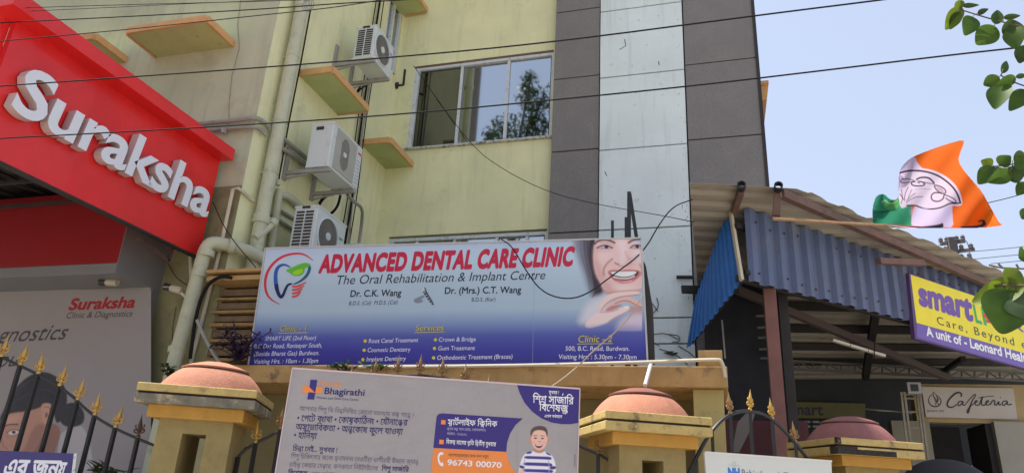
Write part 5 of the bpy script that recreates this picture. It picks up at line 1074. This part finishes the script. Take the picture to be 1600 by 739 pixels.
scr = [(((1205, 78), (1212, 58), (1185, 48), (1150, 72), (1120, 110), (1120, 140), (1150, 147), (1182, 125)), (2, 3, 2.6, 1.4)), (((1216, 108), (1198, 104), (1184, 122), (1194, 138), (1212, 120), (1221, 104), (1214, 130), (1232, 130)), 1.9),
 (((1228, 134), (1260, 92), (1292, 60), (1300, 68), (1276, 100), (1262, 140), (1250, 184), (1242, 170), (1262, 138), (1290, 118)), (1.2, 1.6, 2.6, 1.2)), (((1288, 120), (1310, 108), (1304, 98), (1290, 112), (1296, 133), (1322, 127)), 1.8), (((1320, 130), (1346, 60), (1330, 120), (1343, 134), (1362, 124)), 2), (((1312, 86), (1360, 78), (1412, 73)), 1.2),
 (((1358, 122), (1380, 108), (1373, 98), (1358, 114), (1366, 133), (1392, 122)), 1.8), (((1388, 128), (1404, 98), (1420, 104), (1412, 130), (1430, 130)), 2), (((1426, 130), (1446, 102), (1438, 130), (1458, 126)), 2), (((1450, 84), (1454, 82)), 2.2), (((1494, 104), (1472, 104), (1460, 122), (1472, 136), (1490, 118), (1498, 104), (1492, 130), (1524, 124)), 1.9)]
strokes(S3, cf, [([k4(*p) for p in pts], w_) for pts, w_ in scr], mat('black_script_ink', (.05, .035, .05), .5), 3, 'script_lettering')
strokes(S3, cf, [([k4(*p) for p in ((1030, 60), (1006, 80), (1002, 112), (1025, 138), (1060, 140), (1082, 118), (1080, 90), (1056, 70))], (.6, 2, .8)), ([k4(*p) for p in ((1035, 46), (1030, 70), (1044, 90), (1052, 112), (1046, 130))], (.6, 2, .8)), ([k4(*p) for p in ((1036, 48), (1054, 70), (1060, 96), (1050, 118))], (.6, 1.4, .6)), ([k4(*p) for p in ((1068, 88), (1058, 112), (1066, 128))], 1.2)], mat('black_script_ink', (.05, .035, .05), .5), 3, 'leaf_logo')
put_text(S3, cf, 'SMART LIFE', k4(992, 172), k4(1104, 172), 2.6, mat('black_script_ink', (.05, .035, .05), .5), lay=3)
lt = root('lattice_column', 'slim pale lattice column of twin rails and rungs left of the Cafeteria sign', 'column', at(1430, 700, 10.9)); LM = mat('dull_cream_steel', (.30, .26, .19), .7, noise=.2); LD = 10.9
def lp2(x, y, d=LD): return at(x, y, d)
for x0, x1 in ((1408, 1423), (1413, 1430), (1433, 1449), (1437, 1454)):
    a, c = lp2(x0, 612), lp2(x1, 745); b = B(); b.bar(a, (c[0], c[1], 0.05) if False else c, .028); mk('rail', b, LM, lt)
for y in (616, 622, 643, 668, 696, 724):
    x = 1408+(y-612)*.113; b = B(); b.bar(lp2(x, y), lp2(x+29, y+.5), .022); mk('rung', b, LM, lt)
fl2 = root('floodlight', 'small square white floodlight at the head of the lattice column', 'floodlight', at(1428, 605, 10.7)); P = at(1428, 606, 10.7)
b = B(); b.cbox(P, (.17, .06, .15)); mk('housing', b, mat('dusty_lamp_housing', (.36, .35, .32), .6), fl2, bevel=.01); b = B(); b.cbox(P+np.array((0, -.032, 0)), (.09, .01, .09)); mk('lens', b, DARKPL, fl2)
b = B(); P = at(1480, 768, 8.2); b.lathe([(.40*math.cos(a), .30*math.sin(a)) for a in np.linspace(0, 1.55, 8)], P, 24); tag(mk('umbrella_canopy', b, mat('black_cloth', (.03, .03, .032), .8), loc=P, smooth='auto'), 'rounded black canopy top just showing at the foot of the Cafeteria doorway', 'canopy')
# Smart Life board on the fascia
S4 = Sign(fl(0)+FN*.09, FDv); sm = root('shop_signboard', 'yellow and purple smart LIFE board hung on the blue fascia behind the leaves', 'signboard', (*fl(3), 3.7))
XR_ = 1650
lt_ = lambda x: 427+(x-1421)*.335; lm_ = lambda x: 504+(x-1432)*.282; lb_ = lambda x: 528+(x-1431)*.276
mk('board', S4.board([(1420, lt_(1420)), (XR_, lt_(XR_)), (XR_, lb_(XR_)+1), (1430, 529)], .05), mat('purple_board_edge', (.10, .055, .17), .5), sm)
fill(S4, sm, [(1422.6, lt_(1422)+1.5), (XR_, lt_(XR_)+1.5), (XR_, lm_(XR_)), (1432, 504)], pr(236, 205, 40), 1, 'yellow_field'); fill(S4, sm, [(1432, 504.2), (XR_, lm_(XR_)+.2), (XR_, lb_(XR_)), (1433, 527)], pr(104, 84, 160), 1, 'purple_field')
PU = pr(104, 76, 150)
put_text(S4, sm, 'smart', (1436, 474.5), (1519, 500), 35, PU, 37, bold=.05, lay=3, up=(-.08, -1))
put_text(S4, sm, 'L', (1523.5, 502.5), (1534, 506), 27, pr(50, 160, 90), bold=.03, lay=3); put_text(S4, sm, 'I FE', (1536, 506), (1578, 518), 27, pr(50, 160, 90), bold=.03, lay=3)
fill(S4, sm, [(1536, 489), (1541, 490.5), (1542, 484), (1547, 485.5), (1546.5, 492), (1552, 494), (1552, 499.5), (1546.5, 498), (1546.5, 505), (1541, 503.5), (1541, 497), (1536, 495.5)], pr(205, 50, 60), 4, 'red_cross')
put_text(S4, sm, 'হ', (1584, 513), (1598, 517), 17, PU, bold=.03, lay=3)
put_text(S4, sm, 'Care, Beyond e', (1464, 506), (1604, 545), 12.5, pr(60, 56, 60), bold=.0, lay=3, track=.16)
put_text(S4, sm, 'A unit of - Leonard Health', (1448, 524), (1611, 568.5), 14, pr(228, 224, 240), bold=.03, lay=3)
# ================================================================== flag on a bamboo stick
fc = at(1460, 300, 7.5)[:2]; fd = unit((math.cos(math.radians(15)), -math.sin(math.radians(15)))); S5 = Sign(fc, fd)
fg = root('flag', 'orange, white and green flag with black outlined flower emblem blowing from a bamboo stick', 'flag', at(1363, 350, 7.5))
bA = at(1207, 342, 7.05); bB = S5.px(1395, 352, -.02)
b = B(); b.tube([bA+(bB-bA)*t for t in np.linspace(0, 1, 14)], [.019-.007*t+(.0025 if k % 3 == 0 else 0) for k, t in enumerate(np.linspace(0, 1, 14))], 8); mk('bamboo_stick', b, BAMBOO, fg, smooth='auto')
fq = lambda x, y: (1350+x/4.62, 210+y/4.62); FQ = lambda *p: [fq(*q) for q in p]
outl = smooth_pts(FQ((58, 655), (58, 560), (66, 500), (84, 452), (115, 430), (150, 432), (175, 460), (205, 474), (240, 470), (250, 430), (246, 330), (256, 260), (300, 200), (355, 160), (480, 110), (620, 62), (718, 38), (724, 66), (700, 125), (680, 190), (710, 245), (770, 320), (850, 410), (900, 500), (950, 590), (978, 640), (1004, 652), (990, 662), (860, 676), (640, 682), (400, 682), (200, 676)), 1, True)
GRN = (44, 138, 104); WHF = (198, 184, 216); ORF = (246, 98, 8); INKF = (48, 36, 56)
fshapes = [('p', FQ((340, 700), (345, 560), (380, 500), (380, 400), (240, 540), (246, 200), (360, 150), (400, 210), (440, 260), (640, 460), (636, 560), (650, 700)), WHF, 1),
 ('p', FQ((356, 164), (480, 110), (730, 20), (760, 60), (690, 190), (1020, 660), (900, 690), (648, 700), (640, 530), (700, 500), (690, 420), (600, 320), (480, 270), (416, 248)), ORF, .8),
 ('p', FQ((230, 300), (235, 200), (300, 150), (345, 130), (356, 164), (400, 230), (300, 300)), WHF, .8),
 ('l', (FQ((480, 150), (560, 280), (640, 380), (800, 560)), 1.4), (238, 82, 12), 3, .5), ('l', (FQ((690, 200), (800, 350), (870, 480), (950, 640)), 2), (255, 130, 40), 3, .5), ('l', (FQ((650, 560), (740, 610), (900, 640)), 2), (240, 86, 14), 3, .5), ('l', (FQ((480, 112), (600, 78), (700, 52)), 1.5), (176, 92, 60), 1.2, .6),
 ('p', FQ((258, 262), (400, 240), (520, 262), (620, 320), (690, 400), (715, 500), (690, 520), (630, 512), (560, 545), (470, 556), (400, 540), (360, 515), (320, 515), (258, 545), (252, 400)), (204, 188, 210), .8),
 ('p', FQ((150, 470), (180, 500), (215, 490), (245, 420), (258, 545), (160, 545), (130, 500)), (90, 176, 84), 1, .8), ('l', (FQ((130, 490), (150, 470), (180, 500), (210, 500), (240, 480)), 1.2), (190, 214, 150), .8),
 ('l', (FQ((262, 278), (320, 262), (400, 262), (480, 276), (560, 310), (640, 376), (680, 440), (696, 495)), 2.8), INKF, .5), ('l', (FQ((696, 495), (660, 500), (620, 496), (580, 520), (520, 538), (450, 540), (400, 525), (370, 512), (310, 514)), 2.2), INKF, .5),
 ('l', (FQ((262, 340), (280, 318), (340, 325), (370, 340), (330, 345), (290, 352), (262, 345)), 1.3), INKF, .5), ('l', (FQ((380, 325), (410, 310), (470, 312), (505, 350)), 2.6), INKF, .5), ('l', (FQ((370, 340), (345, 345), (340, 362), (370, 374), (430, 372), (442, 355), (410, 340), (390, 340)), 2), INKF, .5), ('l', (FQ((385, 352), (400, 348), (402, 356)), 1), INKF, .5), ('l', (FQ((430, 345), (480, 356), (508, 358)), 1.2), INKF, .5),
 ('l', (FQ((510, 368), (540, 370), (585, 395), (594, 425), (560, 430), (520, 400), (508, 372)), 1.8), INKF, .5), ('p', FQ((520, 375), (560, 385), (585, 420), (550, 422), (525, 395)), (170, 150, 170), 1), ('l', (FQ((560, 425), (510, 418), (484, 440), (488, 475), (530, 488), (570, 470), (578, 440)), 2), INKF, .5), ('l', (FQ((580, 435), (650, 462), (672, 496), (630, 488), (590, 460)), 1.6), INKF, .5),
 ('l', (FQ((270, 400), (280, 460), (268, 500)), 1), INKF, .5), ('l', (FQ((320, 380), (295, 430), (292, 480)), 1.1), INKF, .5), ('l', (FQ((260, 430), (285, 470)), 1.3), INKF, .5), ('l', (FQ((345, 400), (325, 440), (318, 470)), .8), INKF, .5), ('l', (FQ((425, 450), (370, 452), (320, 480), (305, 495)), 1), INKF, .5), ('l', (FQ((370, 425), (330, 455), (306, 480)), .9), INKF, .5), ('l', (FQ((480, 398), (420, 392), (370, 398)), .7), INKF, .6, .7),
 ('p', FQ((385, 668), (460, 662), (545, 650), (572, 634), (576, 684), (400, 684)), INKF, .6), ('p', FQ((684, 664), (760, 662), (850, 655), (858, 625), (826, 634), (822, 622), (870, 610), (890, 668), (720, 684)), INKF, .6),
 ('l', (FQ((352, 560), (400, 600), (470, 500)), 6), (188, 180, 214), 6, .6), ('l', (FQ((90, 520), (100, 600), (120, 650)), 4), (28, 128, 78), 5, .5), ('l', (FQ((250, 560), (280, 620), (300, 660)), 5), (28, 130, 80), 6, .5)]
def fmap(x, y):
    u = (x-1363)/204; v = (y-220)/137
    h = .10*math.sin(u*9+v*3)+.05*math.sin(v*8-u*4)+.035*math.sin(u*23+v*11)+.12*u
    if x < 1405 and y < 330: h += .05*math.sin((x-1363)/9)
    P = S5.px(x, y, 0); return CAM+(P-CAM)*(1.0+.20*(1-v)**1.1-h*.19)
o = printed(fg, 'cloth', fmap, 1362.4, 1567.5, 217.5, 358.0, .8, lambda X, Y: np.where((X < 1424)[..., None], np.array(ink(*GRN)), np.array(ink(*ORF))), fshapes, mask=outl, m=attr_mat('flag_cloth', .8, .72))
# ================================================================== overhead wires, far utility pole
def wire(label, A, Bp, pts, r, m=CABLE):
    """straight run in the vertical plane through plan points A and Bp"""
    S = Sign(A, unit(np.array(Bp)-np.array(A))); P = [S.px(*p) for p in pts]; P = [P[0]+(P[0]-P[1])*k for k in (9, 4)]+P+[P[-1]+(P[-1]-P[-2])*k for k in (4, 9)]; b = B(); b.tube(smooth_pts(P, 2), r, 6); return tag(mk('overhead_cable', b, m, loc=P[0], smooth='auto'), label, 'cable', 'cables strung across the street front')
wa, wb = (-5.5, 3.0), (2.5, 3.4)
wire('thick black cable crossing in front of the topmost air conditioner and above the big window', wa, wb, [(-180, 148), (0, 135), (200, 121), (400, 106.5), (640, 88), (860, 67), (1200, 22.5), (1390, -1), (1560, -24)], .0046)
wire('thick black cable crossing the middle of the big window and the tower', wa, wb, [(-180, 226), (0, 216.5), (200, 206), (400, 194.5), (640, 178), (860, 157), (1080, 135), (1300, 109), (1480, 87), (1600, 74), (1720, 60)], .0043)
wire('highest thin cable across the top left corner of the building', (-5.5, 3.2), (2.5, 3.5), [(-180, 23), (0, 14), (210, 7.5), (400, 3), (520, -1)], .0026)
wire('thin cable just under the highest one at the top left', (-5.5, 3.25), (2.5, 3.5), [(-180, 33), (0, 20), (160, 13), (300, 6), (420, 1), (500, -5)], .0023)
wire('medium cable running above the large left sunshade and over the drainpipe top', (-5.5, 3.1), (2.5, 3.45), [(-180, 46), (0, 36), (200, 26.5), (400, 15.5), (535, 5.5), (640, 0), (700, -5)], .0040)
wire('cable skimming the front edge of the large left sunshade', (-5.5, 3.0), (2.5, 3.4), [(-180, 82), (0, 65), (120, 54), (205, 46), (300, 36), (400, 25), (500, 15), (570, 5), (620, -4)], .0032)
b = B(); 
for k in range(3): b.tube([at(478+3*math.cos(a)*2+k*3, 9+9*math.sin(a)-k, 6.2) for a in np.linspace(0, 6.2, 12)], .006, 5)
tag(mk('wire_tangle', b, GREYPIPE, loc=at(480, 9, 6.2)), 'small knot of tangled wire at the head of the tall drainpipe', 'wire')
up = root('utility_pole', 'distant concrete utility pole top with clustered insulators above the shed roof', 'utility pole', (*at(1486, 400, 24)[:2], 0)); PB = at(1486, 372, 24); PM = mat('dark_weathered_pole', (.10, .09, .09), .9)
b = B(); b.bar((PB[0], PB[1], 0), (PB[0], PB[1], PB[2]), .22, .22); mk('pole', b, PM, up)
ux = unit((1, -.3, 0))
for k, (dz, L) in enumerate(((-.15, .35), (-.45, .55), (-.75, .45))):
    c = PB+np.array((0, 0, dz)); b = B(); b.bar(c-ux*L*.9, c+ux*L, .09); a_ = mk('crossarm', b, PM, up)
    for s in (-.8, -.35, .4, .85):
        b = B(); b.lathe([(.03, 0), (.07, .03), (.05, .07), (.07, .1), (.03, .16)], c+ux*L*s+np.array((0, 0, .04)), 8); mk('insulator', b, PM, a_)
for i, (pts, l) in enumerate(((((1502, 394), (1546, 391), (1612, 384)), 'upper of the faint wires leading right from the distant utility pole'), (((1520, 405), (1560, 401), (1612, 396)), 'middle faint wire right of the distant utility pole'), (((1548, 412), (1580, 409), (1612, 406)), 'lowest faint wire right of the distant utility pole'), (((1490, 374), (1508, 374), (1513, 382), (1517, 405)), 'jumper wire looping right from the head of the distant utility pole'), (((1464, 386), (1472, 379), (1482, 377)), 'jumper wire looping left from the head of the distant utility pole'))):
    b = B(); b.tube(smooth_pts([at(*p, 23.8) for p in pts], 2), .012, 5); tag(mk('overhead_cable', b, mat('thin_far_wire', (.08, .08, .09), .7), loc=at(*pts[0], 23.8)), l, 'cable')
wire('thin wire running right from behind the orange edge of the flag', (-3, 9.5), (5, 9.0), [(1546, 316.5), (1570, 311), (1610, 300)], .005)
# ================================================================== the tree at the right edge
tr = root('tree', 'leafy tree reaching in from the right with broad pointed green leaves in four clusters', 'tree', (2.9, 1.5, 0))
D1 = 2.3
twigs = [[(1502, 16), (1540, 28), (1585, 40), (1625, 46)], [(1563, 118), (1585, 130), (1625, 142)], [(1540, 262), (1575, 258), (1625, 250)], [(1552, 445), (1590, 446), (1630, 446)], [(1545, 414), (1566, 419), (1600, 420), (1630, 420)], [(1564, 118), (1568, 108)], [(1567, 419), (1560, 412)], [(1592, 420), (1588, 413)]]
ds = [2.3, 2.3, 2.2, 1.75, 3.2, 2.3, 3.2, 3.2]
trunk_top = np.array((2.9, 1.5, 3.1))
b = B(); b.tube(smooth_pts([(2.9, 1.5, 0), (2.86, 1.52, 1.4), (2.95, 1.5, 2.4), tuple(trunk_top)], 2), [.11, .105, .1, .095, .09, .085, .08, .078, .075, .07, .066, .062, .06][:13] if False else .09, 10); mk('trunk', b, BARK, tr, smooth='auto')
TP = []
for k, (tw, d) in enumerate(zip(twigs, ds)):
    P = [at(*p, d) for p in tw]; b = B(); b.tube(smooth_pts(P, 2), .0022 if d < 3 else .004, 5); t_ = mk('twig', b, TWIG, tr)
    TP.append(np.array(smooth_pts(P, 2)))
    if k < 5:
        e = P[-1]; b = B(); b.tube(smooth_pts([e, e*.45+trunk_top*.55+np.array((0, 0, .12*(k % 3))), trunk_top+np.array((0, 0, -.1*k))], 2), [.0022+.002*i for i in range(100)][:len(smooth_pts([e, e, e], 2))], 6); mk('branch', b, TWIG, tr)
lv = [((1502, 10), (1477, 48), 20, 1), ((1503, 0), (1493, 20), 12, 1), ((1499, 18), (1484, 48), 15, 0), ((1519, 26), (1509, 56), 25, 0), ((1556, 40), (1524, 73), 30, 0), ((1503, 9), (1530, 9), 7, 2), ((1527, 22), (1545, 14), 8, 2), ((1556, 40), (1560, 13), 15, 0), ((1567, 28), (1596, 25), 8, 2), ((1563, 52), (1604, 40), 26, 2), ((1584, 42), (1588, 78), 26, 0), ((1604, 70), (1592, 101), 20, 2),
 ((1565, 116), (1576, 92), 10, 0), ((1563, 120), (1534, 135), 18, 0), ((1588, 121), (1556, 134), 15, 0), ((1569, 131), (1553, 171), 30, 0), ((1604, 140), (1577, 174), 22, 0), ((1586, 121), (1606, 117), 7, 2),
 ((1551, 259), (1532, 250), 14, 1), ((1560, 258), (1580, 243), 18, 0), ((1558, 260), (1556, 276), 18, 0), ((1556, 262), (1527, 288), 24, 0), ((1582, 268), (1542, 286), 20, 0), ((1582, 258), (1590, 288), 24, 2), ((1606, 262), (1586, 243), 20, 0), ((1606, 285), (1588, 306), 16, 0), ((1608, 325), (1597, 344), 16, 2), ((1582, 250), (1606, 241), 18, 2),
 ((1604, 446), (1511, 471), 34, 1), ((1572, 446), (1597, 420), 30, 1), ((1575, 450), (1567, 524), 56, 0), ((1590, 462), (1612, 500), 40, 3), ((1604, 398), (1592, 404), 24, 0), ((1566, 440), (1546, 462), 20, 1), ((1590, 446), (1608, 470), 30, 0)]
LM_ = [LEAF, LEAFY, LEAFD, mat('pale_leaf_back', (.11, .17, .07), .5, noise=.2, scale=25, transl=.4)]
rr = random.Random(11)
for i, (bs, tp, wd_, mi) in enumerate(lv):
    d = 1.75 if 395 < bs[1] < 480 else 2.3-.1*(bs[1] > 200); A_ = at(*bs, d); C_ = at(*tp, d+rr.uniform(-.02, .03)); L = np.linalg.norm(C_-A_); Wm = wd_/1091*d*1.06*1.12
    vn = unit(CAM-A_)+np.array((rr.uniform(-.35, .35), rr.uniform(-.2, .2), rr.uniform(-.3, .5))); b = B()
    leaf_poly(b, A_, C_-A_, vn, L, Wm, fold=.16)
    q0 = min((p for T in TP for p in T), key=lambda p: np.linalg.norm(p-A_))
    if np.linalg.norm(q0-A_) < .12: pt_ = B(); pt_.tube(smooth_pts([q0, (q0+A_)/2+np.array((0, 0, .003)), A_+(C_-A_)*.12], 1), .0011, 4)
    o = mk('leaf', b, LM_[mi], tr, smooth=True)
    if np.linalg.norm(q0-A_) < .12: mk('petiole', pt_, TWIG, o)
    md = o.modifiers.new('soft', 'SUBSURF'); md.levels = md.render_levels = 2
rr = random.Random(21)                                       # the rest of the crown, beyond the right edge of the picture
for o_ in [c for c in tr.children if c.name.startswith('branch')]:
    vv = [np.array(v.co)+np.array(tr.location) for v in o_.data.vertices][::6]
    for q0 in vv[2::2]:
        for _ in range(2):
            dd = unit((rr.uniform(-1, 1), rr.uniform(-1, 1), rr.uniform(-.9, .3))); L = rr.uniform(.05, .09); A_ = q0+dd*.02
            if min(seen(A_)[0], seen(A_+dd*L*1.3)[0]) < 1640 and seen(A_)[1] < 760: continue
            b = B(); leaf_poly(b, A_, dd, np.array((rr.uniform(-.4, .4), rr.uniform(-.6, .1), 1.)), L, L*.75, fold=.16); mk('leaf', b, LM_[rr.choice((0, 0, 2, 1))], tr, smooth=True)
# ================================================================== what the big window mirrors: the far side of the street
def mirror(x, y, Yreal): P = onY(x, y, 18.1-Yreal); return np.array((P[0], Yreal, P[2]))
e = mirror(748, 165, -20.0); ob = root('apartment_block', 'tall dull brick apartment block across the street, seen mirrored in the big window', 'building', (e[0]-5, -18, 0))
b = B(); b.box((e[0]-14, -20, 0), (e[0], -14, 30)); mk('wall', b, OPP, ob)
b = B()
for z in np.arange(1, 30, .5): b.box((e[0]-14, -13.995, z), (e[0]-3.2, -13.97, z+.07))
mk('band_course', b, OPPD, ob)
for z in np.arange(3, 29, 3.2):
    b = B(); b.box((e[0]-9, -13.99, z), (e[0]-7, -13.96, z+1.6)); w_ = mk('window', b, OPPD, ob)
b = B(); P = mirror(752, 170, -13.2); b.prism([(e[0]-4, -14, P[2]+2.2), (e[0]+.9, -14, P[2]), (e[0]+.9, -14, P[2]-.25), (e[0]-4, -14, P[2]-.3)], (0, 1.1, 0)); mk('stair_canopy', b, OPPD, ob)
tb = root('tree', 'tall slender tree on the near pavement, seen mirrored in the right of the big window', 'tree', (-5.9, -.6, 0))
b = B(); b.tube(smooth_pts([(-5.9, -.6, 0), (-5.8, -.5, 4), (-5.7, -.6, 8), (-5.5, -.6, 12)], 2), .14, 10); mk('trunk', b, BARK, tb, smooth='auto')
cl = [((830, 120), .35), ((828, 135), .5), ((822, 150), .5), ((835, 160), .6), ((850, 150), .5), ((845, 175), .9), ((830, 185), .9), ((855, 195), 1.0), ((825, 205), .9), ((845, 215), 1.1), ((790, 195), .5), ((775, 205), .6), ((785, 215), .7), ((800, 220), .7), ((765, 215), .4), ((830, 240), 1.2), ((790, 240), 1.1), ((860, 230), 1.1), ((810, 260), 1.4), ((850, 280), 1.6), ((800, 300), 1.5)]
bl = B(); bb = B(); rr = random.Random(5)
for (p, R_) in cl:
    c = mirror(*p, -.6+rr.uniform(-.4, .4)); bb.tube([(-5.6, -.6, max(4, c[2]-2.2)), c], .03, 5)
    for k in range(int(70+90*R_)):
        v = unit(rng.normal(size=3))*R_*rr.random()**.5*.75; d = np.array((rr.uniform(-1, 1), rr.uniform(-1, 1), rr.uniform(-1, .3))); pp_ = c+v; d = unit(d); s = unit(np.cross(d, (rr.uniform(-1, 1), .3, .5))); L = rr.uniform(.12, .24)
        bl.add([pp_, pp_+d*L*.5+s*L*.22, pp_+d*L, pp_+d*L*.5-s*L*.22], [(0, 1, 2, 3)])
mk('branches', bb, BARK, tb); mk('foliage', bl, LEAFD, tb)
